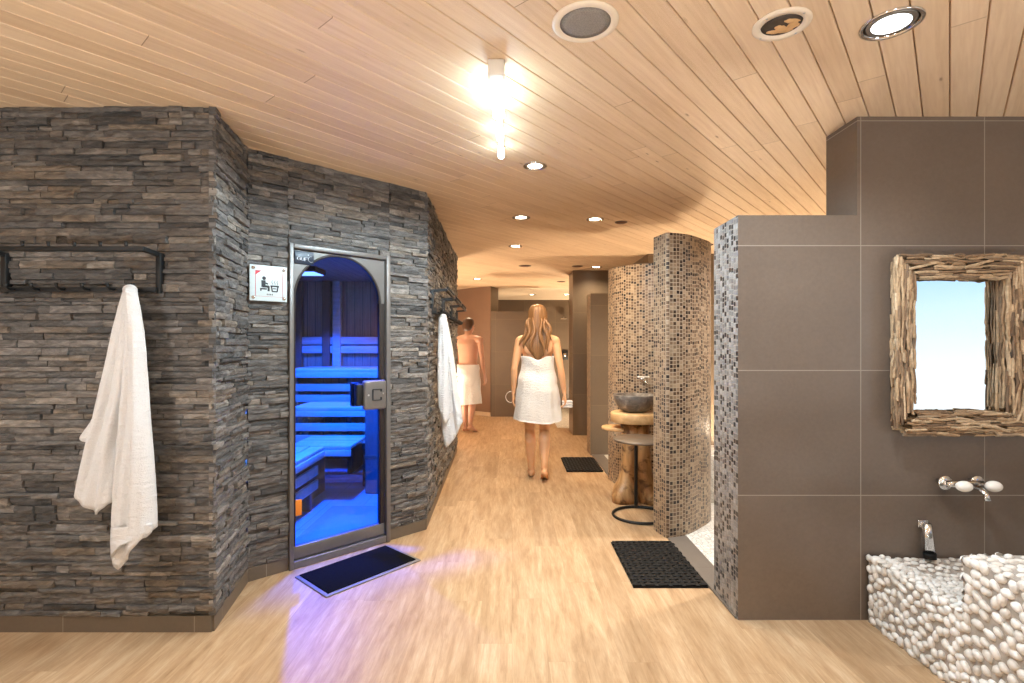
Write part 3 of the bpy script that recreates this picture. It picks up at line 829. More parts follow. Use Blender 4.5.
# back benches (two tiers) : seat boards, risers, brackets
def bench(name, x0, x1, y0, y1, ztop, label, riser=True, along='x', back=None):
    t = empty(name, ((x0 + x1) / 2, (y0 + y1) / 2, 0.016)); tag(t, label, 'bench', 'sauna benches')
    ox, oy = t.location.x, t.location.y
    lo = lambda x, y, z: (x - ox, y - oy, z - .016)
    n = 4
    for k in range(n):
        m = MB()
        if along == 'x':
            w = (y1 - y0) / n; m.bevbox(lo(x0, y0 + w * k + .006, ztop - .03), lo(x1, y0 + w * (k + 1) - .006, ztop), .005)
        else:
            w = (x1 - x0) / n; m.bevbox(lo(x0 + w * k + .006, y0, ztop - .03), lo(x0 + w * (k + 1) - .006, y1, ztop), .005)
        m.build('seat_board', M['bench'], t)
    m = MB()
    if along == 'x': m.bevbox(lo(x0, y0 - .004, ztop - .085), lo(x1, y0 + .022, ztop - .032), .004)
    else: m.bevbox(lo(x1 - .022, y0, ztop - .085), lo(x1 + .004, y1, ztop - .032), .004)
    m.build('front_board', M['bench'], t)
    if riser:
        for k in range(2):
            z = ztop - .15 - k * .11; m = MB()
            if along == 'x': m.bevbox(lo(x0, y0 + .05, z - .075), lo(x1, y0 + .07, z), .004)
            else: m.bevbox(lo(x1 - .07, y0, z - .075), lo(x1 - .05, y1, z), .004)
            m.build('riser_board', M['bench'], t)
    step = .55
    L = (x1 - x0) if along == 'x' else (y1 - y0)
    k = .08
    while k < L:
        m = MB()
        if along == 'x': m.bevbox(lo(x0 + k, y0 + .072, .016), lo(x0 + k + .05, y1 - .03, ztop - .03), .004)
        else: m.bevbox(lo(x0 + .03, y0 + k, .016), lo(x1 - .072, y0 + k + .05, ztop - .03), .004)
        m.build('support', M['sdark'], t); k += step
    return t
bench('sauna_bench', -2.30, -1.30, 5.12, 5.84, 1.07, 'upper sauna bench along the back wall')
bench('sauna_bench', -2.00, -1.30, 4.62, 5.10, .75, 'middle sauna bench step along the back wall')
bench('sauna_bench', -1.80, -1.30, 4.12, 4.60, .50, 'lowest sauna bench step facing the door', riser=False)
bench('sauna_bench', -1.98, -1.50, 3.35, 4.10, .50, 'low sauna side bench just inside the door', riser=True, along='y')
bench('sauna_bench', -2.42, -2.0, 2.52, 4.60, .75, 'middle sauna side bench behind the low side bench', along='y')
m = MB()
t = empty('sauna_rails', (-1.7, 5.82, 1.17)); tag(t, 'blue lit horizontal backrest rails on the sauna back wall', 'backrest')
for k in range(2):
    m = MB(); m.bevbox((-.9, -.03, .05 + k * .10), (.45, .0, .135 + k * .10), .006); m.build('rail', M['bench'], t)
for q in (-.45, .2):
    m = MB(); m.bevbox((q, 0, -.08), (q + .05, .025, .25), .004); m.build('bracket', M['sdark'], t)
t = empty('sauna_heater', (-1.065, 4.75, .016)); tag(t, 'brown sauna heater housing at the bench end', 'heater')
m = MB(); m.bevbox((-.215, -.30, 0), (.215, .30, .86), .012); m.build('housing', M['brownmetal'], t)
m = MB(); m.bevbox((-.218, -.303, .30), (.218, .303, .34), .004); m.build('trim_band', M['sdark'], t)
m = MB()
for k in range(60):
    m.ball((R.uniform(-.15, .15), R.uniform(-.24, .24), .87 + R.uniform(0, .06)), (R.uniform(.03, .05), R.uniform(.03, .05), R.uniform(.025, .04)), 1)
o = m.build('stones', M['rockstone'], t); o['kind'] = 'stuff'
m = MB(); m.bevbox((-1.44, 3.30, .016), (-.98, 4.10, .024), .003)
tag(m.build('sauna_mat', M['smat']), 'grey mat on the sauna floor behind the glass', 'mat')

# ------------------------------------------------------------------ mats
def door_mat():
    a = Vector((-1.225, 2.885)); b = Vector((-.815, 3.345)); c = Vector((-.983, 2.615))
    t = empty('door_mat', (a.x, a.y, 0), math.atan2(b.y - a.y, b.x - a.x))
    tag(t, 'black carpet doormat with grey border in front of the sauna door', 'mat')
    L = (b - a).length; W = .352
    m = MB(); m.bevbox((0, -W, 0.0005), (L, 0, .008), .004); m.build('border', M['edge'], t)
    m = MB(); m.bevbox((.022, -W + .022, .006), (L - .022, -.010, .014), .004); m.build('pile', M['carpet'], t)
door_mat()

def link_mat(name, x0, x1, y0, y1, label):
    m = MB()
    nx = max(5, int((x1 - x0) / .034)); ny = max(8, int((y1 - y0) / .034))
    if nx % 2 == 0: nx += 1
    px_ = (x1 - x0) / nx; py_ = (y1 - y0) / ny
    m.box((0, 0, .001), (x1 - x0, y1 - y0, .006))
    for i in range(nx):
        for j in range(ny):
            c = ((i + .5) * px_, (j + .5) * py_)
            if (i + j) % 2 == 0: a_, b_ = px_ * .78, py_ * .30
            else: a_, b_ = px_ * .30, py_ * .78
            m.bevbox((max(0, c[0] - a_), max(0, c[1] - b_), .005), (min(x1 - x0, c[0] + a_), min(y1 - y0, c[1] + b_), .015 if (i + j) % 2 else .018), .003, seg=1)
    o = m.build(name, M['rubber'], loc=(x0, y0, 0))
    tag(o, label, 'mat')
link_mat('rubber_mat', .655, 1.060, 2.760, 3.395, 'large woven black rubber mat before the near shower')
link_mat('rubber_mat', .565, .945, 5.285, 5.93, 'small far black rubber mat by the second shower threshold')
# ------------------------------------------------------------------ towel racks
def make_rack(L=.70):
    """origin at the wall, bottom corner; x along the wall, -y out of the wall"""
    t = empty('towel_rack')
    D, Hh = .115, .185
    for x in (0, L):
        m = MB(); m.bevbox((x - .011, -.020, 0), (x + .011, .018, Hh), .002); m.build('wall_bracket', M['black'], t)
        m = MB(); m.bar((x, -.012, Hh - .010), (x, -D, Hh - .002), .018, .018); m.build('arm', M['black'], t)
    m = MB(); m.bevbox((-.009, -D - .009, Hh - .012), (L + .009, -D + .009, Hh + .008), .002); m.build('hat_rail', M['black'], t)
    m = MB(); m.bevbox((0, -.040, .004), (L, -.018, .026), .002); m.build('hook_rail', M['black'], t)
    for k in range(6):
        x = .07 + k * (L - .14) / 5
        m = MB(); m.tube([(x, -D, Hh + .004), (x, -D - .003, Hh + .016), (x, -D - .004, Hh + .030)], [.006, .006, .008], 8); m.build('peg', M['black'], t)
        m = MB(); m.tube([(x, -.036, .015), (x, -.066, .015), (x, -.078, .024), (x, -.080, .040)], [.006, .006, .006, .008], 8); m.build('peg', M['black'], t)
    return t
rk = make_rack()
rk.location = (-2.300, 2.333, 1.545)
tag(rk, 'black steel hook rack holding the long towel on the left slate wall', 'towel rack', 'towel racks')
aC = math.atan2(PE[1] - PD[1], PE[0] - PD[0])
def on_corr(y): return PD[0] + (PE[0] - PD[0]) * (y - PD[1]) / (PE[1] - PD[1])
for y, lb in ((3.86, 'nearest black hook rack on the corridor slate wall, with a towel hanging'),
              (4.68, 'middle black hook rack on the corridor slate wall'),
              (5.48, 'farthest black hook rack on the corridor slate wall')):
    c = copy_tree(rk); c.location = (on_corr(y) + .012, y, 1.545); c.rotation_euler.z = aC; c['label'] = lb

# ------------------------------------------------------------------ towels
def lerp_poly(P, t):
    n = len(P) - 1; L = [0.0]
    for i in range(n): L.append(L[-1] + math.dist(P[i], P[i + 1]))
    d = t * L[-1]
    for i in range(n):
        if d <= L[i + 1] or i == n - 1:
            k = (d - L[i]) / max(1e-9, L[i + 1] - L[i]); return tuple(P[i][j] + (P[i + 1][j] - P[i][j]) * k for j in range(2))
def smooth_poly(P, n=8):
    c = catmull([Vector((p[0], p[1], 0)) for p in P], n); return [(v.x, v.y) for v in c]
def drape(m, Lf, Rt, Bt, y0, folds, amp, ph, th=.009, ns=26, nt=44, y1=0.0, hem=None):
    """one hanging layer: left edge, right edge and bottom edge in the (x, z) plane, folded in depth"""
    Lf, Rt = smooth_poly(Lf), smooth_poly(Rt)
    G = []
    for j in range(nt + 1):
        t = j / nt; row = []
        for i in range(ns + 1):
            s = i / ns
            l, r = lerp_poly(Lf, t), lerp_poly(Rt, t)
            x = l[0] + (r[0] - l[0]) * s; z = l[1] + (r[1] - l[1]) * s
            e0, e1 = Lf[-1], Rt[-1]; b = lerp_poly(Bt, s)
            k = t ** 3
            x += (b[0] - (e0[0] + (e1[0] - e0[0]) * s)) * k; z += (b[1] - (e0[1] + (e1[1] - e0[1]) * s)) * k
            a = amp * (.25 + .75 * min(1, t * 1.6))
            f = math.sin(s * folds * 2 * PI + ph + .9 * math.sin(t * 3.1 + ph)) + .35 * math.sin(s * folds * 4.7 * PI + t * 5 + ph * 2)
            bulge = math.sin(PI * s) * (.020 + .012 * t)
            y = y0 + y1 * t - bulge - a * f - .0018 * mnoise.noise((x * 30, z * 30, ph))
            row.append(Vector((x, y, z)))
        G.append(row)
    V = []; F = []; w = ns + 1
    for sgn in (0, 1):
        for j in range(nt + 1):
            for i in range(w):
                p = G[j][i]
                dx = G[j][min(i + 1, ns)] - G[j][max(i - 1, 0)]; dz = G[min(j + 1, nt)][i] - G[max(j - 1, 0)][i]
                nn = dx.cross(dz); nn = nn.normalized() if nn.length > 1e-12 else Vector((0, 1, 0))
                V.append(p + nn * (th / 2 if sgn else -th / 2))
    o = (nt + 1) * w
    for j in range(nt):
        for i in range(ns):
            a = j * w + i
            F.append((a, a + 1, a + w + 1, a + w)); F.append((o + a, o + a + w, o + a + w + 1, o + a + 1))
    rim = list(range(w)) + [j * w + ns for j in range(1, nt + 1)] + [nt * w + i for i in range(ns - 1, -1, -1)] + [j * w for j in range(nt - 1, 0, -1)]
    for k in range(len(rim)):
        a, b = rim[k], rim[(k + 1) % len(rim)]
        F.append((a, o + a, o + b, b))
    m.mesh(V, F, 0, True)

def px(x, y, Y):       # helper for laying out a hanging outline measured on a plane at distance Y
    return ((x - 512) / 512 * Y, CAMH - (y - 345.3) / 512 * Y)
Yt = 2.235
def O(*p): return [px(a, b, Yt) for a, b in p]
m = MB()
drape(m, O((124, 288), (113, 330), (101, 385), (88, 440), (76, 490)), O((135, 288), (135, 340), (131, 400), (122, 450), (119, 498)),
      O((76, 491), (86, 504), (98, 514), (108, 506), (119, 497)), Yt + .010, 1.6, .019, .6)
drape(m, O((127, 289), (129, 350), (125, 430), (119, 500), (117, 552)), O((139, 290), (147, 340), (152, 410), (156, 470), (157.5, 524)),
      O((117, 553), (120, 562), (125, 566), (140, 546), (157.5, 526)), Yt - .018, 1.35, .017, 2.4)
drape(m, O((120, 300), (111, 340), (100, 380), (90, 415), (76, 436)), O((126, 300), (122, 350), (114, 400), (108, 425), (98, 445)),
      O((76, 437), (84, 441), (90, 442), (95, 444), (98, 446)), Yt + .028, .8, .006, .2)
drape(m, O((118, 524), (118, 540), (118, 553)), O((157, 520), (157, 528), (152, 534)), O((118, 554), (134, 538), (152, 534)), Yt - .034, .5, .005, .3, ns=12, nt=12)
# loop over the peg
m.ball((px(130, 289, Yt)[0], Yt + .000, px(130, 289, Yt)[1] - .004), (.030, .022, .024), 3)
tag(m.build('towel', M['towel']), 'long white terry towel hanging from the rack on the left slate wall', 'towel', 'hanging white towels')

Yt = 4.02
m = MB()
drape(m, O((440.5, 316), (439.5, 350), (440, 395), (443, 430), (446, 446)), O((446, 315), (452, 346), (457, 380), (461, 402), (463, 420)),
      O((446, 447), (450, 444), (456, 436), (463, 421)), Yt - .02, 1.3, .020, 1.2)
drape(m, O((440.5, 318), (439.5, 350), (439.5, 385), (441, 405)), O((444.5, 318), (448, 350), (452, 385), (454, 408)),
      O((441, 406), (447, 422), (454, 409)), Yt - .07, .8, .014, 2.0)
m.ball((px(443.5, 316, Yt)[0], Yt - .02, px(443, 317, Yt)[1]), (.028, .035, .024), 3)
tag(m.build('towel', M['towel']), 'white towel hanging on the corridor rack past the sauna door', 'towel', 'hanging white towels')

# ------------------------------------------------------------------ wash stand with basin
wx, wy = 1.05, 4.345
t = empty('washstand', (wx, wy, 0)); tag(t, 'tree trunk washstand with pale round slab top by the mosaic wall', 'washstand')
def organic(m, rings, n=40, seed=0, amp=.03, mi=0, capb=True):
    V = []; F = []
    for (cx_, cy_, z, rx, ry, lob, la) in rings:
        for k in range(n):
            a = 2 * PI * k / n
            w = 1 + amp * mnoise.noise((math.cos(a) * 2 + seed, math.sin(a) * 2, z * 6)) + la * math.cos(lob * a + seed)
            V.append((cx_ + rx * w * math.cos(a), cy_ + ry * w * math.sin(a), z))
    for i in range(len(rings) - 1):
        for k in range(n):
            k2 = (k + 1) % n; F.append((i * n + k, i * n + k2, (i + 1) * n + k2, (i + 1) * n + k))
    F.append(tuple(reversed(range(n)))); F.append(tuple(range((len(rings) - 1) * n, len(rings) * n)))
    m.mesh(V, F, mi, True)
m = MB()
organic(m, [(-.105, -.03, .002, .108, .125, 3, .10), (-.105, -.03, .06, .112, .128, 3, .11), (-.098, -.02, .12, .098, .112, 3, .09), (-.07, 0, .17, .086, .10, 3, .06),
            (-.055, 0, .28, .076, .09, 3, .05), (-.048, 0, .42, .074, .088, 3, .05), (-.04, 0, .55, .080, .09, 2, .05), (-.03, 0, .665, .095, .10, 2, .04)], seed=1)
m.build('root_leg', M['trunk'], t)
m = MB()
organic(m, [(.098, -.075, .002, .088, .092, 3, .08), (.098, -.075, .05, .092, .095, 3, .08), (.082, -.045, .12, .088, .09, 3, .06), (.062, -.02, .25, .074, .084, 3, .05),
            (.050, 0, .42, .072, .08, 3, .05), (.04, 0, .55, .078, .085, 2, .05), (.03, 0, .665, .09, .095, 2, .04)], seed=4)
m.build('root_leg', M['trunk'], t)
m = MB(); organic(m, [(0, 0, .662, .200, .195, 3, .015), (0, 0, .668, .208, .203, 3, .015), (0, 0, .735, .210, .205, 3, .015), (0, 0, .744, .203, .198, 3, .015)], n=56, seed=2, amp=.02)
m.build('slab_top', M['slab'], t)
m = MB(); organic(m, [(-.150, .07, .585, .125, .11, 2, .03), (-.150, .07, .590, .130, .115, 2, .03), (-.150, .07, .608, .130, .115, 2, .03), (-.150, .07, .612, .126, .112, 2, .03)], n=48, seed=3, amp=.03)
m.build('side_shelf', M['slab'], t)
t = empty('wash_basin', (wx - .005, wy + .01, .745)); tag(t, 'round grey river stone basin on the tree trunk washstand', 'basin')
m = MB(); organic(m, [(0, 0, 0, .085, .08, 2, .02), (0, 0, .012, .115, .11, 2, .02), (0, 0, .05, .150, .145, 2, .02), (0, 0, .10, .172, .166, 2, .02), (0, 0, .140, .178, .172, 2, .02), (0, 0, .148, .172, .166, 2, .02),
                      (0, 0, .146, .158, .152, 2, .02), (0, 0, .110, .146, .14, 2, .02), (0, 0, .060, .115, .11, 2, .02), (0, 0, .035, .06, .055, 2, .02), (0, 0, .032, .02, .02, 2, .0)], n=56, seed=6, amp=.05)
m.build('bowl', M['rock'], t)
m = MB(); m.lathe([(0, .0335), (.020, .0335), (.022, .036), (.012, .038), (0, .037)], (0, 0, 0), 20); m.build('drain', M['chrome'], t)
t = empty('wall_tap', (1.175, 4.632, 1.005)); tag(t, 'small chrome tap on the mosaic wall above the stone basin', 'tap')
m = MB(); m.lathe([(0, 0), (.024, 0), (.024, .006), (.014, .010), (.011, .030), (0, .030)], (0, -.025, 0), 20, axis='y'); m.build('rosette', M['chrome'], t)
m = MB(); m.tube([(0, -.02, 0), (0, -.09, .004), (0, -.13, -.004), (0, -.145, -.03)], [.009, .009, .009, .010], 12); m.build('spout', M['chrome'], t)
m = MB(); m.tube([(-.045, -.055, .022), (.045, -.055, .022)], .0065, 10); m.tube([(0, -.055, 0), (0, -.055, .022)], .008, 10); m.ball((-.045, -.055, .022), .010, 2); m.ball((.045, -.055, .022), .010, 2); m.build('cross_handle', M['porcelain'], t)

# ------------------------------------------------------------------ metal side table
t = empty('side_table', (.985, 3.925, 0)); tag(t, 'round taupe metal side table with ring base beside the curved mosaic screen', 'side table')
m = MB(); m.lathe([(0, .578), (.198, .578), (.205, .582), (.206, .590), (.200, .597), (0, .597)], (0, 0, 0), 56); m.build('table_top', M['brownmetal'], t)
m = MB()
ringp = [(.205 * math.cos(2 * PI * k / 64) - .003, .195 * math.sin(2 * PI * k / 64), .011) for k in range(65)]
m.tube(ringp, .0105, 10, caps=False); m.build('ring_base', M['black'], t)
m = MB(); m.bevbox((.000, .180, .006), (.024, .206, .58), .003); m.build('stem', M['black'], t)
m = MB(); m.bar((.012, .19, .572), (.0, -.12, .572), .03, .012); m.build('top_bracket', M['black'], t)

# ------------------------------------------------------------------ driftwood mirror
YW = PY - .001
t = empty('driftwood_mirror', (2.078, YW, 1.31)); tag(t, 'mirror framed with stacked driftwood sticks on the tall taupe wall', 'mirror')
ix, iz = .208, .310; ox, oz = .306, .420
m = MB(); m.box((-ix - .02, -.018, -iz - .02), (ix + .02, -.010, iz + .02)); m.build('mirror_glass', M['mirror'], t)
m = MB(); m.box((-ox + .04, -.010, -oz + .04), (ox - .04, 0, oz - .04)); m.build('back_board', M['sdark'], t)
def stick(m, c, d, L, r, rd):
    d = Vector(d).normalized(); a = Vector((0, 1, 0)); u = d.cross(a).normalized(); w = d.cross(u)
    n = 6; K = 5; V = []; F = []; seed = R.random() * 50
    ph = R.random() * 6
    for k in range(K):
        s = k / (K - 1); rr = r * (.72 + .35 * math.sin(PI * min(max(s, .12), .88))) * R.uniform(.85, 1.1)
        off = u * mnoise.noise((s * 2 + seed, 0, 0)) * r * .9 + w * mnoise.noise((0, s * 2 + seed, 0)) * r * .7
        p = Vector(c) + d * (s - .5) * L + off
        for j in range(n):
            an = 2 * PI * j / n + ph
            V.append(p + (u * math.cos(an) + w * math.sin(an)) * rr * (1 + .25 * mnoise.noise((j * 3.1 + seed, s * 3, 1))))
    for k in range(K - 1):
        for j in range(n):
            j2 = (j + 1) % n; F.append((k * n + j, k * n + j2, (k + 1) * n + j2, (k + 1) * n + j))
    F.append(tuple(reversed(range(n)))); F.append(tuple(range((K - 1) * n, K * n)))
    uv = [(0, 0)] * len(V)
    m.mesh(V, F, 0, False, uv, rd)
def bar_of_sticks(axis, side):
    m = MB()
    if axis == 'v': c0, c1, half = ix, ox, oz
    else: c0, c1, half = iz, oz, ox
    rows = 9
    for layer in range(5):
        dep = -.008 - layer * .0155
        for k in range(rows):
            q = c0 + (c1 - .024 + .006 * layer - c0) * (k + .5) / rows
            if layer < 4 and 0 < k < rows - 1 and layer > 0: continue
            lim = q - iz + ix if axis == 'h' else q - ix + iz      # mitred corners
            p = -lim + R.uniform(0, .05)
            while p < lim:
                L = R.uniform(.04, .15); L2 = min(L, lim + .015 - p)
                if L2 > .025:
                    r = R.uniform(.0052, .0084)
                    jx = R.uniform(-.004, .004); tilt = R.uniform(-.06, .06) if R.random() > .10 or k in (0, rows - 1) else R.uniform(-.4, .4)
                    yy = dep - R.uniform(0, .012) * (k / rows) - (.006 if 1 < k < rows - 2 else 0)
                    if axis == 'v': stick(m, (side * (q + jx), yy, p + L2 / 2), (tilt, 0, 1), L2 * 1.02, r, R.random())
                    else: stick(m, (p + L2 / 2, yy, side * (q + jx)), (1, 0, tilt), L2 * 1.02, r, R.random())
                p += L * .97
    return m
for ax, sd in (('v', -1), ('v', 1), ('h', 1), ('h', -1)):
    bar_of_sticks(ax, sd).build('frame_side', M['drift'], t)

# ------------------------------------------------------------------ wall mixer with porcelain handles
t = empty('wall_mixer', (2.107, PY, .665)); tag(t, 'chrome wall mixer with two white porcelain handles under the driftwood mirror', 'tap')
for sx in (-.075, .075):
    m = MB(); m.lathe([(0, 0), (.032, 0), (.034, .005), (.026, .014), (.016, .020), (.013, .045), (0, .045)], (sx, -.042, 0), 24, axis='y')
    # lathe along y runs towards the wall: flip so the plate is on the wall
    m.v = [(a, -.042 - b if False else b, c) for a, b, c in m.v]
    m.build('wall_flange', M['chrome'], t)
m = MB(); m.tube([(-.085, -.055, 0), (-.04, -.058, 0), (.04, -.058, 0), (.085, -.055, 0)], [.014, .018, .018, .014], 16)
for sx in (-.075, .075): m.tube([(sx, -.004, 0), (sx, -.055, 0)], .014, 14)
m.build('mixer_body', M['chrome'], t)
m = MB(); m.tube([(0, -.055, 0), (.0, -.10, .002), (0, -.14, -.004), (0, -.165, -.020), (0, -.172, -.045)], [.013, .0125, .012, .0115, .0125], 16); m.build('spout', M['chrome'], t)
for sx in (-.056, .078):
    m = MB(); m.tube([(sx, -.055, .0), (sx, -.10, .004)], .009, 12); hs = m.build('handle_stem', M['chrome'], t)
    m = MB(); m.ball((sx, -.118, .005), (.036, .026, .025), 3); h = m.build('handle', M['porcelain'], t); h['label'] = 'white porcelain handle'

# ------------------------------------------------------------------ foot bath clad in white pebbles
FX, FY0, FY1, FYM = 1.682, .75, 2.424, 1.915
ZL, ZT = .318, .53
t = empty('foot_bath', (FX, FYM, 0)); tag(t, 'white pebble clad foot bath with low basin and raised seat', 'foot bath')
def loc(p): return (p[0] - FX, p[1] - FYM, p[2])
FXR = 3.0
def basin_z(x, y):
    """surface of the low part: a shallow bowl inside a rim"""
    a = min(x - FX, FXR - x, FY1 + .10 - y); a = max(0, a)
    return ZL - .055 * max(0, min(1, (a - .055) / .14)) ** 1.4
m = MB()
m.box(loc((FX + .006, FY0, 0)), loc((FXR, FYM, ZT - .006)))
# low part as a grid surface with side walls
nx, ny = 26, 12
for i in range(nx):
    for j in range(ny):
        xa, xb = FX + .006 + (FXR - FX - .006) * i / nx, FX + .006 + (FXR - FX - .006) * (i + 1) / nx
        yA, yB = FYM + (FY1 - FYM) * j / ny, FYM + (FY1 - FYM) * (j + 1) / ny
        m.face([loc((a, b, basin_z(a, b) - .006)) for a, b in ((xa, yA), (xb, yA), (xb, yB), (xa, yB))], smooth=True)
m.face([loc(p) for p in ((FX + .006, FY1, 0), (FX + .006, FYM, 0), (FX + .006, FYM, ZL - .006), (FX + .006, FY1, ZL - .006))])
m.build('core', M['pebbed'], t)
def pebble(m, c, u, v, nrm, a, b, h, rd):
    nseg = 10; V = []; F = []
    rings = [(1.0, -.25), (.97, .25), (.80, .68), (.45, .93)]
    ph = R.random() * 6; sk = R.uniform(-.12, .12)
    for (rr, hh) in rings:
        for k in range(nseg):
            an = 2 * PI * k / nseg
            w = 1 + .10 * math.sin(2 * an + ph) + sk * math.cos(3 * an)
            V.append(Vector(c) + u * (a * rr * w * math.cos(an)) + v * (b * rr * w * math.sin(an)) + nrm * (h * hh))
    V.append(Vector(c) + nrm * h)
    for i in range(len(rings) - 1):
        for k in range(nseg):
            k2 = (k + 1) % nseg; F.append((i * nseg + k, i * nseg + k2, (i + 1) * nseg + k2, (i + 1) * nseg + k))
    L = (len(rings) - 1) * nseg
    for k in range(nseg): F.append((L + k, L + (k + 1) % nseg, len(V) - 1))
    m.mesh(V, F, 0, True, [(0, 0)] * len(V), rd)
def scatter(m, org, U, Vv, W, H, s, hgt, zfun=None, tiltdir=None, keep=None):
    """dense hand-laid pebbles on a rectangle: best-candidate points on a jittered grid"""
    U = Vector(U); Vv = Vector(Vv); nrm = U.cross(Vv)
    pts = []
    cell = s * .92; grid = {}
    tries = int(W * H / (s * s) * 45)
    for _ in range(tries):
        p = (R.uniform(s * .3, W - s * .3), R.uniform(s * .3, H - s * .3)); gx, gy = int(p[0] / cell), int(p[1] / cell)
        ok = True
        for i in range(gx - 1, gx + 2):
            for j in range(gy - 1, gy + 2):
                for q in grid.get((i, j), ()):
                    if (q[0] - p[0]) ** 2 + (q[1] - p[1]) ** 2 < cell * cell: ok = False; break
                if not ok: break
            if not ok: break
        if not ok: continue
        grid.setdefault((gx, gy), []).append(p); pts.append(p)
    for p in pts:
        c = Vector(org) + U * p[0] + Vv * p[1]
        if keep and not keep(c): continue
        if zfun: c.z = zfun(c.x, c.y)
        an = R.uniform(-.95, .95) + (tiltdir or 0)
        u = U * math.cos(an) + Vv * math.sin(an); v = Vv * math.cos(an) - U * math.sin(an)
        a = s * R.uniform(.54, .72); b = s * R.uniform(.42, .52)
        pebble(m, loc(c), u, v, nrm, a, b, hgt * R.uniform(.8, 1.25), R.random())
m = MB()
U = (0, -1, 0)
scatter(m, (FX + .006, FY1, 0), U, (0, 0, 1), FY1 - FYM, ZL, .0335, .013, tiltdir=-.7)
scatter(m, (FX + .006, FYM, 0), U, (0, 0, 1), FYM - 1.0, ZT, .0345, .014, tiltdir=-.6)
o = m.build('pebble_side', M['peb'], t)
m = MB()
scatter(m, (FX - .002, FYM, 0), (1, 0, 0), (0, 1, 0), 1.22, FY1 - FYM, .027, .008, zfun=lambda x, y: basin_z(x, y) - .004)
o = m.build('pebble_basin', M['peb'], t)
m = MB()
scatter(m, (FX - .002, 1.0, ZT - .006), (1, 0, 0), (0, 1, 0), .95, FYM - 1.0, .032, .009)
scatter(m, (2.9, FYM - .004, ZL - .03), (-1, 0, 0), (0, 0, 1), 2.9 - FX, ZT - ZL + .03, .032, .010)
o = m.build('pebble_seat', M['peb'], t)

t = empty('filling_spout', (1.952, PY, .40)); tag(t, 'slim chrome filling spout with black tip over the pebble foot bath', 'spout')
m = MB(); m.bevbox((-.024, -.012, .045), (.024, -.001, .080), .003); m.build('wall_plate', M['chrome'], t)
m = MB(); m.tube([(0, -.008, .062), (0, -.030, .060)], .012, 14); m.tube([(0, -.030, .072), (.001, -.034, .02), (.003, -.042, -.066)], [.0195, .0210, .0235], 24); m.build('pipe', M['chrome'], t)
m = MB(); m.tube([(.003, -.042, -.062), (.004, -.044, -.088)], [.0265, .0260], 24); m.build('nozzle', M['rubber'], t)

# ------------------------------------------------------------------ ceiling fittings
def light(name, loc_, power, col, parent, size=.05, spot=math.radians(150), blend=.9, rot=(0, 0, 0), kind='SPOT'):
    l = bpy.data.lights.new(name, kind); l.energy = power; l.color = col
    if kind == 'SPOT': l.spot_size = spot; l.spot_blend = blend; l.shadow_soft_size = size
    elif kind == 'POINT': l.shadow_soft_size = size
    o = bpy.data.objects.new(name, l); COL.objects.link(o); o.location = loc_; o.rotation_euler = rot
    if parent is not None: o.parent = parent
    return o
def make_downlight(lens, r=.075):
    t = empty('downlight')
    m = MB(); m.lathe([(r * .82, .030), (r * .84, .002), (r * .88, -.006), (r, -.005), (r, .0)], (0, 0, 0), 40); m.build('trim_ring', M['chrome'], t)
    m = MB(); m.lathe([(r * .84, .001), (r * .74, -.0015), (r * .66, -.002)], (0, 0, 0), 36); m.build('reflector', M['steel'], t)
    m = MB(); m.lathe([(0, -.004), (r * .45, -.0035), (r * .67, -.0015)], (0, 0, 0), 36); m.build('lens', M[lens], t)
    return t
WARM = (1.0, .78, .53); NEUT = (1.0, .95, .89); COOL = (.86, .94, 1.0)
dl = None
def downlight(x, y, power, col, label, r=.075, lens='lampwarm', spot=150):
    global dl
    t = make_downlight(lens, r)
    t.location = (x, y, CEIL); tag(t, label, 'ceiling light', 'recessed downlights')
    light('lamp', (0, 0, -.02), power, col, t, .06, math.radians(spot))
    return t
FRONT = (.87, .94, 1.0)
downlight(1.285, 1.735, 120, COOL, 'large cool white downlight near the tall taupe wall', .092, 'lampcool')
downlight(.14, 3.11, 120, NEUT, 'downlight just past the fluorescent strip fitting', .072)
downlight(.078, 4.36, 120, WARM, 'left one of the two corridor downlights side by side before the basin', .076)
downlight(.715, 4.42, 100, WARM, 'downlight nearest the stone basin, in front of a dark vent', .076)
downlight(.035, 5.62, 120, WARM, 'downlight above and just behind the walking woman', .074)
downlight(1.17, 7.12, 80, WARM, 'downlight in front of the tall tiled pillar', .074)
downlight(-.57, 8.40, 85, WARM, 'small far downlight above the person in a waist towel', .074)
downlight(.43, 11.0, 130, WARM, 'downlight in the cream ceiling above the woman\'s head', .074)
downlight(1.17, 10.95, 110, WARM, 'downlight in the cream ceiling next to the pillar', .074)
# downlights out of view; front room, far shower and passage ones added for brightness
downlight(-2.1, .95, 150, FRONT, 'added unseen downlight over the towel wall', .076)
downlight(-.5, .6, 26, FRONT, 'added unseen downlight over the middle of the front room', .076)
downlight(2.5, .2, 80, COOL, 'added unseen downlight by the daylight window', .076)
downlight(-1.6, -1.5, 70, FRONT, 'added unseen downlight at the back of the front room, towel side', .076)
downlight(1.2, -1.6, 70, FRONT, 'added unseen downlight at the back of the front room, window side', .076)
downlight(2.35, 3.45, 330, NEUT, 'downlight inside the near shower', .076)
downlight(2.1, 5.55, 80, WARM, 'added unseen downlight inside the far shower', .076)
downlight(-1.5, 7.6, 80, WARM, 'added unseen downlight in the side passage', .076)
downlight(1.3, 9.2, 110, WARM, 'downlight above the end shower', .076)
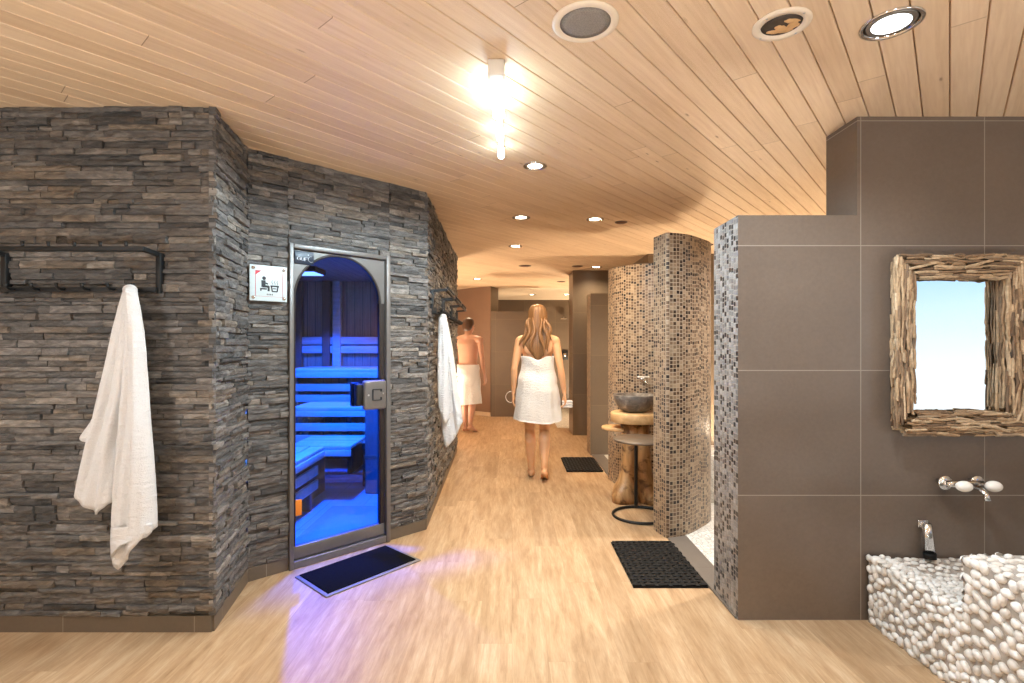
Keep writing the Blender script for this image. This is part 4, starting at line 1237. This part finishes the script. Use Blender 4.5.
# low uplighters added out of view to brighten the boarded ceiling
def fill_uplight(x, y, z, power, col, label):
    t = empty('fill_uplighter', (x, y, z)); tag(t, label, 'lamp', 'added unseen uplighters')
    m = MB(); m.lathe([(.05, 0), (.09, .02), (.11, .10), (.105, .10), (.085, .03), (0, .03)], (0, 0, 0), 32); m.build('bowl', M['steel'], t)
    m = MB(); m.lathe([(0, .082), (.07, .082), (.10, .080)], (0, 0, 0), 32); m.build('lens', M['lampwarm'], t)
    l = light('lamp', (0, 0, .10), power, col, t, kind='AREA', rot=(PI, 0, 0)); l.data.shape = 'DISK'; l.data.size = .5
UPN = (.93, .97, 1.0); UPW = (1.0, .77, .54)
fill_uplight(-2.0, -.9, 0, 86, UPN, 'low uplighter added unseen on the floor, towel side of the front room')
fill_uplight(.2, -1.0, 0, 90, UPN, 'low uplighter added unseen on the floor in the middle of the front room')
fill_uplight(2.6, -.6, 0, 50, UPN, 'low uplighter added unseen on the floor near the window')
fill_uplight(2.6, 4.45, .40, 20, UPW, 'uplighter added unseen on the near shower ledge')
fill_uplight(2.3, 5.6, .006, 70, UPW, 'uplighter added unseen on the far shower floor')
fill_uplight(-1.6, 7.6, 0, 120, UPW, 'uplighter added unseen in the side passage')
fill_uplight(1.6, 9.3, .006, 130, UPW, 'uplighter added unseen on the end shower floor')
fill_uplight(2.2, 11.6, 0, 130, UPW, 'uplighter added unseen behind the end shower wall')

t = empty('ceiling_speaker', (.247, 1.727, CEIL)); tag(t, 'round ceiling speaker with cream rim and grey cloth', 'speaker')
m = MB(); m.lathe([(.085, -.004), (.090, -.009), (.104, -.008), (.112, -.003), (.112, 0)], (0, 0, 0), 56); m.build('rim', M['cream'], t)
m = MB(); m.lathe([(0, -.006), (.06, -.0058), (.0865, -.004)], (0, 0, 0), 48); m.build('grille', M['grille'], t)

t = empty('ceiling_vent', (.915, 1.738, CEIL)); tag(t, 'round open ceiling vent with cream rim and torn inside', 'vent')
m = MB(); m.lathe([(.064, .0), (.066, -.008), (.088, -.007), (.092, -.002), (.092, 0)], (0, 0, 0), 48); m.build('rim', M['cream'], t)
m = MB(); m.lathe([(0, -.001), (.030, -.001), (.066, -.0005)], (0, 0, 0), 40); m.build('duct', M['hole'], t)
m = MB(); 
for cx_, cy_, rx_, ry_ in ((.020, .030, .030, .017), (.040, .004, .020, .018), (.004, .016, .018, .012), (.026, -.020, .024, .012), (-.010, .042, .020, .010)):
    bm = bmesh.new(); bmesh.ops.create_icosphere(bm, subdivisions=3, radius=1)
    for v in bm.verts: v.co *= 1 + .35 * mnoise.noise((v.co.x * 2 + cx_ * 90, v.co.y * 2, v.co.z * 2))
    m.addbm(bm, 0, Matrix.Translation((cx_, cy_, -.001)) @ Matrix.Diagonal((rx_, ry_, .004, 1)))
m.build('lining', M['slab'], t)
for k in range(4):
    a = k * PI / 2 + .5; m = MB(); m.ball((.079 * math.cos(a), .079 * math.sin(a), -.0075), (.004, .004, .002), 2); m.build('screw', M['steel'], t)

for (x, y, r, lb) in ((.965, 4.53, .055, 'small dark unlit disc vent beside the basin downlight'), (.178, 7.02, .085, 'faint flush disc vent in the boards above the woman'),
                      (.90, 7.05, .075, 'dark flush disc vent beside the pillar downlight'), (.84, 8.75, .075, 'farthest dark disc vent before the cream ceiling')):
    t = empty('disc_vent', (x, y, CEIL)); tag(t, lb, 'vent', 'flush disc vents')
    m = MB(); m.lathe([(0, -.010), (r * .7, -.010), (r * .8, -.006)], (0, 0, 0), 32); m.build('disc', M['sdark'], t)
    m = MB(); m.lathe([(r * .84, -.003), (r, -.004), (r, 0)], (0, 0, 0), 32); m.build('rim', M['brownmetal'], t)

# fluorescent strip: housing, long tube section and two short ones
t = empty('strip_light', (-.06, 1.945, CEIL)); tag(t, 'slim cool white strip light running along the boarded ceiling', 'ceiling light')
m = MB(); m.bevbox((-.016, 0, -.016), (.016, .92, 0), .003); m.build('housing', M['white'], t)
m = MB(); m.bevbox((-.032, -.004, -.062), (.032, .052, -.002), .006); m.build('end_cap', M['white'], t)
for (y0, y1, w) in ((.052, .40, .026), (.56, .66, .017), (.80, .90, .017)):
    m = MB(); m.bevbox((-w, y0, -.058), (w, y1, -.018), .012, seg=3); m.build('tube_cover', M['tube'], t)
for y, pw in ((.14, 26), (.30, 26), (.61, 14), (.85, 14)):
    light('lamp', (0, y, -.11), pw * .075, (.62, .86, 1.0), t, .03, kind='POINT')
    light('lamp', (0, y, -.08), pw * 2.3, (.66, .87, 1.0), t, .03, math.radians(176), .3)

# blue lamps of the sauna
t = empty('sauna_lamp', (-1.95, 4.85, SZ)); tag(t, 'blue colour therapy lamp on the sauna ceiling', 'lamp')
m = MB(); m.bevbox((-.14, -.14, -.05), (.14, .14, 0), .01); m.build('lamp_body', M['black'], t)
m = MB(); m.bevbox((-.12, -.12, -.056), (.12, .12, -.048), .003); m.build('lens', emit('blue_lamp_lens', (.25, .45, 1.0), 6.0), t)
BL = light('lamp', (0, 0, -.09), 720, (.002, .085, 1.0), t, .04, math.radians(128), .35)
q3 = at3(.62, .30)  # extra lamp added inside to strengthen the blue on floor and benches
t = empty('sauna_lamp', (q3[0], q3[1], SZ)); tag(t, 'added unseen blue spotlight over the inner side of the sauna door', 'lamp')
m = MB(); m.bevbox((-.10, -.05, -.04), (.10, .05, 0), .008); m.build('lamp_body', M['black'], t)
light('lamp', (0, 0, -.06), 2100, (.002, .105, 1.0), t, .06, math.radians(104), .5, rot=(math.radians(24), 0, math.radians(20)))
t = empty('sauna_lamp', (-1.33, 5.2, SZ)); tag(t, 'small warm lamp on the sauna ceiling behind the glass', 'lamp')
m = MB(); m.lathe([(0, -.03), (.04, -.03), (.05, 0)], (0, 0, 0), 24); m.build('lens', M['lampcool'], t)
light('lamp', (0, 0, -.06), 24, (1, .58, .46), t, .05, math.radians(160))
# ------------------------------------------------------------------ people
def capsule(bm, p, rp, q, rq, n=14):
    p = Vector(p); q = Vector(q); t = (q - p).normalized()
    a = Vector((0, 0, 1)) if abs(t.z) < .9 else Vector((1, 0, 0))
    u = t.cross(a).normalized(); w = t.cross(u)
    rings = [(p - t * rp * math.cos(k * PI / 10), rp * math.sin(k * PI / 10)) for k in range(1, 6)] + [(q + t * rq * math.sin(k * PI / 10), rq * math.cos(k * PI / 10)) for k in range(0, 5)]
    vs = [[bm.verts.new(c + (u * math.cos(2 * PI * k / n) + w * math.sin(2 * PI * k / n)) * r) for k in range(n)] for c, r in rings]
    for i in range(len(vs) - 1):
        for k in range(n):
            bm.faces.new((vs[i][k], vs[i][(k + 1) % n], vs[i + 1][(k + 1) % n], vs[i + 1][k]))
    bm.faces.new(list(reversed(vs[0]))); bm.faces.new(vs[-1])
def chain(bm, pts, rs):
    for i in range(len(pts) - 1): capsule(bm, pts[i], rs[i], pts[i + 1], rs[i + 1])
def ell(bm, c, r, rot=None, sub=3):
    m = Matrix.Translation(c) @ (rot or Matrix.Identity(4)) @ Matrix.Diagonal((r[0], r[1], r[2], 1))
    bmesh.ops.create_icosphere(bm, subdivisions=sub, radius=1, matrix=m)
def rings(bm, R_, n=28):
    """loft of ellipses (cx, cy, z, rx, ry)"""
    vs = [[bm.verts.new((c[0] + c[3] * math.cos(2 * PI * k / n), c[1] + c[4] * math.sin(2 * PI * k / n), c[2])) for k in range(n)] for c in R_]
    for i in range(len(vs) - 1):
        for k in range(n): bm.faces.new((vs[i][k], vs[i][(k + 1) % n], vs[i + 1][(k + 1) % n], vs[i + 1][k]))
    bm.faces.new(list(reversed(vs[0]))); bm.faces.new(vs[-1])

def hand(bm, wrist, d, back, thumb, curl=.35, s=1.0):
    """wrist point, direction of the fingers, back-of-hand normal, thumb side"""
    d = Vector(d).normalized(); back = Vector(back); back = (back - d * back.dot(d)).normalized(); side = d.cross(back).normalized()
    if side.dot(Vector(thumb)) < 0: side = -side
    wv = Vector(wrist)
    for k in (-1.5, -.5, .5, 1.5):      # palm: four metacarpals side by side
        capsule(bm, wv + side * k * .010 * s, .014 * s, wv + d * .080 * s + side * k * .019 * s, .0125 * s, 10)
    for k, L in ((1.5, .068), (.5, .078), (-.5, .074), (-1.5, .058)):
        p = wv + d * .084 * s + side * k * .0205 * s; dd = d.copy(); rr = .0092
        for j, f in enumerate((.42, .32, .26)):
            ang = curl * (.7 + .35 * j)
            dd = (dd * math.cos(ang) - back * math.sin(ang)).normalized()
            q = p + dd * L * f * s
            capsule(bm, p, rr * s, q, (rr - .001) * s, 8); p = q; rr -= .0008
    p = wv + side * .022 * s + d * .022 * s
    td = (d * .72 + side * .62 - back * .25).normalized(); q = p + td * .040 * s
    capsule(bm, p, .0125 * s, q, .0105 * s, 8)
    td2 = (d * .9 + side * .28 - back * .3).normalized(); capsule(bm, q, .0105 * s, q + td2 * .030 * s, .0085 * s, 8)

def foot(bm, ankle, fwd, pitch=0.0, zg=0.0):
    a = Vector(ankle); f = Vector((fwd[0], fwd[1], 0)).normalized(); s = Vector((-f.y, f.x, 0))
    def P(x, y, z):
        v = f * x + s * y; zz = z
        if pitch:                       # heel lifted about the ball of the foot
            dx = x - .13; v = f * (.13 + dx * math.cos(pitch) + zz * math.sin(pitch)) + s * y; zz = zz * math.cos(pitch) - dx * math.sin(pitch)
        return Vector((a.x, a.y, zg)) + v + Vector((0, 0, zz))
    capsule(bm, P(-.035, 0, .032), .031, P(.05, 0, .045), .034)
    capsule(bm, P(.02, .0, .055), .034, P(.13, .008, .026), .025)
    capsule(bm, P(.02, -.012, .03), .028, P(.13, -.022, .020), .019)
    for k, L in ((.024, .055), (.008, .052), (-.006, .046), (-.018, .040), (-.029, .033)):
        capsule(bm, P(.125, k, .016), .0115, P(.13 + L, k * 1.05, .011), .0095 if k < .02 else .0115, 8)
    return P(-.01, 0, .075)

def head(bm, c, fwd_y=1.0):
    """c = centre of the skull; the face looks along +y * fwd_y"""
    c = Vector(c); f = fwd_y
    ell(bm, c + Vector((0, -.008 * f, .022)), (.074, .092, .088))
    ell(bm, c + Vector((0, .030 * f, -.040)), (.060, .064, .068))
    ell(bm, c + Vector((0, .056 * f, -.085)), (.030, .030, .026))
    capsule(bm, c + Vector((0, .086 * f, .012)), .010, c + Vector((0, .104 * f, -.024)), .0135, 8)     # nose
    for s in (-1, 1):
        ell(bm, c + Vector((.074 * s, -.004 * f, -.018)), (.010, .020, .031))                           # ears
        ell(bm, c + Vector((.033 * s, .066 * f, .018)), (.026, .020, .010))                             # brows
        ell(bm, c + Vector((.042 * s, .052 * f, -.030)), (.022, .026, .022))                            # cheeks
    capsule(bm, c + Vector((-.020, .086 * f, -.056)), .0065, c + Vector((.020, .086 * f, -.056)), .0065, 8)
    capsule(bm, c + Vector((-.016, .085 * f, -.066)), .0070, c + Vector((.016, .085 * f, -.066)), .0070, 8)

def solidify_body(name, bm, mat, parent, voxel=.0055, smooth=6):
    me = bpy.data.meshes.new(name); bm.normal_update(); bm.to_mesh(me); bm.free()
    o = bpy.data.objects.new(name, me); COL.objects.link(o)
    r = o.modifiers.new('r', 'REMESH'); r.mode = 'VOXEL'; r.voxel_size = voxel
    sm = o.modifiers.new('s', 'SMOOTH'); sm.factor = .5; sm.iterations = smooth
    dg = bpy.context.evaluated_depsgraph_get(); dg.update()
    me2 = bpy.data.meshes.new_from_object(o.evaluated_get(dg)); me2.name = name
    o.modifiers.clear(); o.data = me2
    me2.materials.clear(); me2.materials.append(mat)
    me2.polygons.foreach_set('use_smooth', [True] * len(me2.polygons)); me2.update()
    o.parent = parent
    return o

def loft_sheet(m, rows, n, closed=True, th=.006):
    """cloth tube: rows of callables angle->(x,y,z); closed ring, thickened inwards"""
    V = []; F = []; UV = []
    K = len(rows)
    for sg in (0, 1):
        for j, fn in enumerate(rows):
            for k in range(n):
                a = 2 * PI * k / n; x, y, z = fn(a, th if sg else 0.0); V.append((x, y, z)); UV.append((k / n, z))
    o = K * n
    for j in range(K - 1):
        for k in range(n):
            k2 = (k + 1) % n
            F.append((j * n + k, j * n + k2, (j + 1) * n + k2, (j + 1) * n + k))
            F.append((o + j * n + k, o + (j + 1) * n + k, o + (j + 1) * n + k2, o + j * n + k2))
    for j in (0, K - 1):
        for k in range(n):
            k2 = (k + 1) % n; F.append((j * n + k, o + j * n + k, o + j * n + k2, j * n + k2))
    m.mesh(V, F, 0, True, UV)

# ---- woman walking away down the corridor
WX, WY = .25, 5.02
wm = empty('person', (WX, WY, 0)); tag(wm, 'woman with long hair in a short white towel walking away barefoot', 'person')
bm = bmesh.new()
rings(bm, [(0, 0, .80, .10, .085), (0, -.005, .84, .150, .105), (0, -.012, .90, .172, .118), (0, -.010, .96, .168, .112), (0, 0, 1.04, .138, .094), (0, .004, 1.10, .128, .088),
           (0, .006, 1.18, .138, .098), (0, .004, 1.26, .152, .104), (0, 0, 1.33, .158, .092), (0, 0, 1.375, .142, .076), (0, 0, 1.41, .090, .062), (0, .004, 1.435, .055, .052)])
for s in (-1, 1):
    ell(bm, (.075 * s, -.055, .885), (.085, .075, .090))           # seat
    ell(bm, (.070 * s, .085, 1.235), (.062, .050, .060))           # bust
    capsule(bm, (.05 * s, 0, 1.385), .052, (.168 * s, -.004, 1.352), .050)   # shoulders
    ell(bm, (.085 * s, -.070, 1.295), (.060, .030, .080))          # shoulder blades
capsule(bm, (0, -.004, 1.38), .052, (0, .012, 1.49), .050)         # neck
head(bm, (0, .020, 1.590))
# legs: left leg forward, right leg behind with the heel lifting
def leg(bm, hip, knee, ankle, f, pitch=0.0):
    top = foot(bm, (ankle[0], ankle[1], 0), f, pitch)
    chain(bm, [hip, ((hip[0] + knee[0]) / 2, (hip[1] + knee[1]) / 2 + .006, (hip[2] + knee[2]) / 2), knee], [.086, .070, .049])
    calf = (knee[0] + (top.x - knee[0]) * .32, knee[1] + (top.y - knee[1]) * .32 - .016, knee[2] + (top.z - knee[2]) * .32)
    chain(bm, [knee, calf, (top.x, top.y, top.z + .05), tuple(top)], [.050, .057, .035, .032])
leg(bm, (-.080, 0, .86), (-.072, .115, .475), (-.058, .12, .08), (0, 1), 0.0)
leg(bm, (.080, -.01, .86), (.070, .03, .475), (.060, -.13, .08), (0.05, 1), .42)
# arms hanging, slightly out
def arm(bm, sh, el, wr):
    mid = tuple((sh[i] * .45 + el[i] * .55) for i in range(3)); fm = tuple(el[i] * .68 + wr[i] * .32 for i in range(3))
    chain(bm, [sh, mid, el], [.046, .040, .032]); chain(bm, [el, fm, wr], [.033, .034, .021])
arm(bm, (-.175, -.002, 1.350), (-.228, -.030, 1.085), (-.236, .020, .850))
arm(bm, (.175, -.002, 1.350), (.222, -.040, 1.085), (.262, -.010, .850))
hand(bm, (-.237, .022, .842), (-.02, .12, -1), (-1, 0, 0), (0, 1, 0), .32)
hand(bm, (.263, -.008, .842), (.10, .06, -1), (1, 0, .1), (0, 1, 0), .55)
solidify_body('body', bm, M['skin'], wm)
for s in (-1, 1):
    m = MB(); m.ball((.031 * s, .100, 1.594), (.0125, .010, .0085), 2); m.build('eye', M['porcelain'], wm)
# towel: chest to upper thigh
def wrap(z0, z1, prof, seed, nf, amp, n=96, K=30, dip=0.0):
    rows = []
    for j in range(K + 1):
        t = j / K
        def fn(a, th, t=t):
            z = z0 + (z1 - z0) * t
            for i in range(len(prof) - 1):
                if prof[i][0] >= z >= prof[i + 1][0] or i == len(prof) - 2:
                    k = (prof[i][0] - z) / (prof[i][0] - prof[i + 1][0]); k = max(0, min(1, k)); k = k * k * (3 - 2 * k)
                    rx = prof[i][1] + (prof[i + 1][1] - prof[i][1]) * k; ry = prof[i][2] + (prof[i + 1][2] - prof[i][2]) * k; cy_ = prof[i][3] + (prof[i + 1][3] - prof[i][3]) * k; break
            f = 1 + amp * t * (math.sin(nf * a + seed + 2 * t) + .5 * math.sin((nf * 2 + 1) * a + seed * 2)) * .6 + .010 * math.sin(3 * a + t * 9 + seed)
            diag = .010 * math.sin((a * 2.0 + z * 26)) * (1 - t) * .6
            zz = z + .012 * math.sin(a * 2 + seed) * t - dip * (1 - t) ** 3 * math.exp(-((a - 1.5 * PI) / .35) ** 2)
            return ((rx * f + diag - th) * math.cos(a), cy_ + (ry * f + diag - th) * math.sin(a), zz)
        rows.append(fn)
    m = MB(); loft_sheet(m, rows, n); return m
m = wrap(1.205, .575, [(1.205, .166, .124, .004), (1.08, .162, .118, .0), (.95, .190, .144, -.012), (.86, .204, .156, -.012), (.74, .214, .166, -.004), (.575, .228, .182, .0)], .8, 6, .075, dip=.035)
m.build('towel_wrap', M['towel'], wm)
# hair: cap and a long fall down the back
def hair_mass(mat, parent, c, rows, n=72, seed=0.0, amp=.05):
    V = []; F = []; UV = []
    K = len(rows)
    for j, (cx_, cy_, z, rx, ry) in enumerate(rows):
        for k in range(n):
            a = 2 * PI * k / n
            w = 1 + amp * (.6 * math.sin(a * 9 + seed + j * .12) + .35 * math.sin(a * 21 + seed * 3 - j * .25) + 1.1 * mnoise.noise((math.cos(a) * 4, math.sin(a) * 4, j * .12 + seed)))* min(1, j / 4)
            V.append((c[0] + cx_ + rx * w * math.cos(a), c[1] + cy_ + ry * w * math.sin(a), c[2] + z)); UV.append((k / n, z))
    for j in range(K - 1):
        for k in range(n):
            k2 = (k + 1) % n; F.append((j * n + k, (j + 1) * n + k, (j + 1) * n + k2, j * n + k2))
    F.append(tuple(range(n))); F.append(tuple(reversed(range((K - 1) * n, K * n))))
    m = MB(); m.mesh(V, F, 0, True, UV); return m.build('hair', mat, parent)
hair_mass(M['hair'], wm, (0, .02, 1.59), [
    (0, -.012, .124, .012, .012), (0, -.012, .121, .036, .042), (0, -.013, .108, .060, .072), (0, -.014, .085, .078, .090), (0, -.016, .05, .088, .098), (0, -.020, .010, .092, .096),
    (0, -.034, -.03, .092, .084), (0, -.050, -.07, .092, .068), (-.001, -.060, -.11, .094, .058), (-.006, -.070, -.15, .108, .052), (-.010, -.082, -.19, .118, .045), (-.014, -.094, -.23, .122, .037),
    (-.014, -.104, -.27, .114, .032), (-.010, -.108, -.31, .098, .027), (-.005, -.110, -.35, .066, .022), (0, -.108, -.39, .042, .018), (.002, -.104, -.43, .020, .012), (.002, -.102, -.45, .006, .006)], seed=.7)
for (x, y0, dx, ln, wv) in ((-.086, -.03, -.090, .30, .010), (.082, -.04, .022, .29, .012), (-.074, -.07, -.060, .33, .014), (.062, -.082, .040, .36, .012), (.020, -.098, .030, .42, .014), (-.040, -.096, -.030, .40, .013), (-.090, -.05, -.020, .25, .016), (.088, -.06, .045, .24, .012)):
    m = MB(); P = []; rr = []
    for k in range(14):
        t_ = k / 13; P.append((x + dx * t_ ** 1.3 + wv * math.sin(t_ * 9 + x * 40), y0 - .028 * t_ - .018 * math.sin(t_ * PI), 1.575 - ln * .9 * t_)); rr.append(.016 * math.sin(PI * min(1, .04 + t_ * .96)) ** .6 + .002)
    m.tube(P, rr, 10); m.build('hair_strand', M['hair'], wm)
m = MB()
P = [(-.245 - .055 * math.sin(2 * PI * k / 30) * (1 if k < 15 else .25) - .012, .03, .80 + .055 * math.cos(2 * PI * k / 30)) for k in range(31)]
m.tube(P, .0032, 8, caps=False); m.build('wrist_strap', M['white'], wm)
cl = MB()
for k in range(3):
    cl.bevbox((-.050, -.030, -.036 + k * .024), (.052, .032, -.013 + k * .024), .010, seg=3)
o = cl.build('folded_cloth', M['towel'], loc=(WX + .292, WY + .005, .735)); tag(o, 'small folded white cloth held in the walking woman\'s hand', 'cloth')

# ---- second bather further down on the left
BX, BY = -.665, 7.75
pb = empty('person', (BX, BY, 0), math.radians(-28)); tag(pb, 'bare-shouldered bather in a white waist towel near the mauve wall', 'person')
bm = bmesh.new()
rings(bm, [(0, 0, .84, .10, .085), (0, -.004, .88, .160, .108), (0, -.008, .95, .166, .112), (0, 0, 1.05, .150, .102), (0, .002, 1.14, .156, .106), (0, .004, 1.24, .176, .116), (0, 0, 1.33, .184, .114),
           (0, 0, 1.40, .176, .092), (0, 0, 1.44, .110, .070), (0, .004, 1.47, .060, .058)])
for s in (-1, 1):
    ell(bm, (.072 * s, -.050, .92), (.082, .070, .085)); ell(bm, (.080 * s, .075, 1.32), (.080, .040, .060))
    capsule(bm, (.06 * s, 0, 1.42), .058, (.205 * s, 0, 1.385), .058)
capsule(bm, (0, -.004, 1.42), .060, (0, .012, 1.525), .056)
head(bm, (0, .022, 1.605))
leg(bm, (-.085, 0, .88), (-.082, .07, .485), (-.080, .06, .08), (0, 1), 0.0)
leg(bm, (.085, 0, .88), (.082, .02, .485), (.082, -.08, .08), (0, 1), .30)
arm(bm, (-.212, 0, 1.385), (-.262, -.03, 1.10), (-.265, .04, .865)); arm(bm, (.212, 0, 1.385), (.262, -.02, 1.10), (.262, .05, .865))
hand(bm, (-.266, .042, .857), (-.02, .15, -1), (-1, 0, 0), (0, 1, 0), .35); hand(bm, (.263, .052, .857), (.02, .15, -1), (1, 0, 0), (0, 1, 0), .35)
solidify_body('body', bm, M['skin2'], pb)
for s in (-1, 1):
    m = MB(); m.ball((.031 * s, .102, 1.609), (.0125, .010, .0085), 2); m.build('eye', M['porcelain'], pb)
wrap(1.02, .43, [(1.02, .172, .120, 0), (.95, .190, .138, -.006), (.86, .200, .150, -.006), (.70, .204, .156, 0), (.43, .222, .172, 0)], 2.1, 5, .05).build('towel_wrap', M['towel'], pb)
hair_mass(M['hair2'], pb, (0, .022, 1.605), [(0, -.012, .122, .012, .012), (0, -.012, .118, .038, .044), (0, -.014, .105, .060, .072), (0, -.016, .08, .078, .088), (0, -.020, .045, .084, .092), (0, -.028, .01, .084, .086), (0, -.040, -.03, .078, .070), (0, -.052, -.06, .064, .050), (0, -.056, -.08, .04, .03)], seed=2.2, amp=.02)

# ------------------------------------------------------------------ far shower fittings
t = empty('overhead_shower', (1.06, 10.6, 1.86)); tag(t, 'chrome shower head on the lit beige wall beside the pillar', 'shower head')
m = MB(); m.tube([(0, -.002, .03), (0, -.10, .04), (0, -.16, .01)], .012, 10); m.build('arm', M['chrome'], t)
m = MB(); m.lathe([(0, 0), (.085, 0), (.09, .012), (.03, .03), (0, .03)], (0, -.17, -.025), 28); m.build('rose', M['chrome'], t)
t = empty('shower_control', (1.085, 10.6, 1.11)); tag(t, 'black shower control on the lit beige wall beside the pillar', 'shower control')
m = MB(); m.bevbox((-.075, -.03, -.10), (.075, -.001, .10), .008); m.build('plate', M['black'], t)
m = MB(); m.lathe([(0, 0), (.04, 0), (.042, .04), (0, .04)], (0, -.065, 0), 24, axis='y'); m.build('knob', M['chrome'], t)

# ------------------------------------------------------------------ world and camera
w = bpy.data.worlds.new('World'); scene.world = w; w.use_nodes = True
nt = w.node_tree; nt.nodes.clear()
tc = nt.nodes.new('ShaderNodeTexCoord'); sp = nt.nodes.new('ShaderNodeSeparateXYZ'); rp = nt.nodes.new('ShaderNodeValToRGB'); bg = nt.nodes.new('ShaderNodeBackground'); ou = nt.nodes.new('ShaderNodeOutputWorld')
nt.links.new(tc.outputs['Generated'], sp.inputs[0]); 
mp = nt.nodes.new('ShaderNodeMapRange'); mp.inputs[1].default_value = -.24; mp.inputs[2].default_value = .34
nt.links.new(sp.outputs[2], mp.inputs[0]); nt.links.new(mp.outputs[0], rp.inputs[0])
e = rp.color_ramp.elements
e[0].position = 0.0; e[0].color = (.92, .97, 1, 1); e[1].position = 1.0; e[1].color = (.06, .26, .72, 1)
for p, c in ((.36, (.88, .96, 1.0)), (.52, (.62, .84, 1.0)), (.66, (.30, .62, .98))):
    k = e.new(p); k.color = (c[0], c[1], c[2], 1)
nt.links.new(rp.outputs[0], bg.inputs[0]); bg.inputs[1].default_value = 1.8; nt.links.new(bg.outputs[0], ou.inputs[0])

cam = bpy.data.cameras.new('Camera'); co = bpy.data.objects.new('Camera', cam); COL.objects.link(co)
co.location = (0, 0, CAMH); co.rotation_euler = (PI / 2, 0, 0)
cam.sensor_width = 36; cam.lens = 18.0; cam.shift_y = 3.8 / 1024; cam.clip_start = .05
scene.camera = co
vs = scene.view_settings; vs.view_transform = 'Standard'; vs.look = 'None'; vs.exposure = -0.36; vs.gamma = 1.0; vs.use_curve_mapping = False
cy = scene.cycles
cy.use_denoising = True; cy.max_bounces = 10; cy.diffuse_bounces = 5; cy.glossy_bounces = 4; cy.transparent_max_bounces = 12
cy.sample_clamp_indirect = 6.0; cy.blur_glossy = .5; cy.caustics_reflective = False
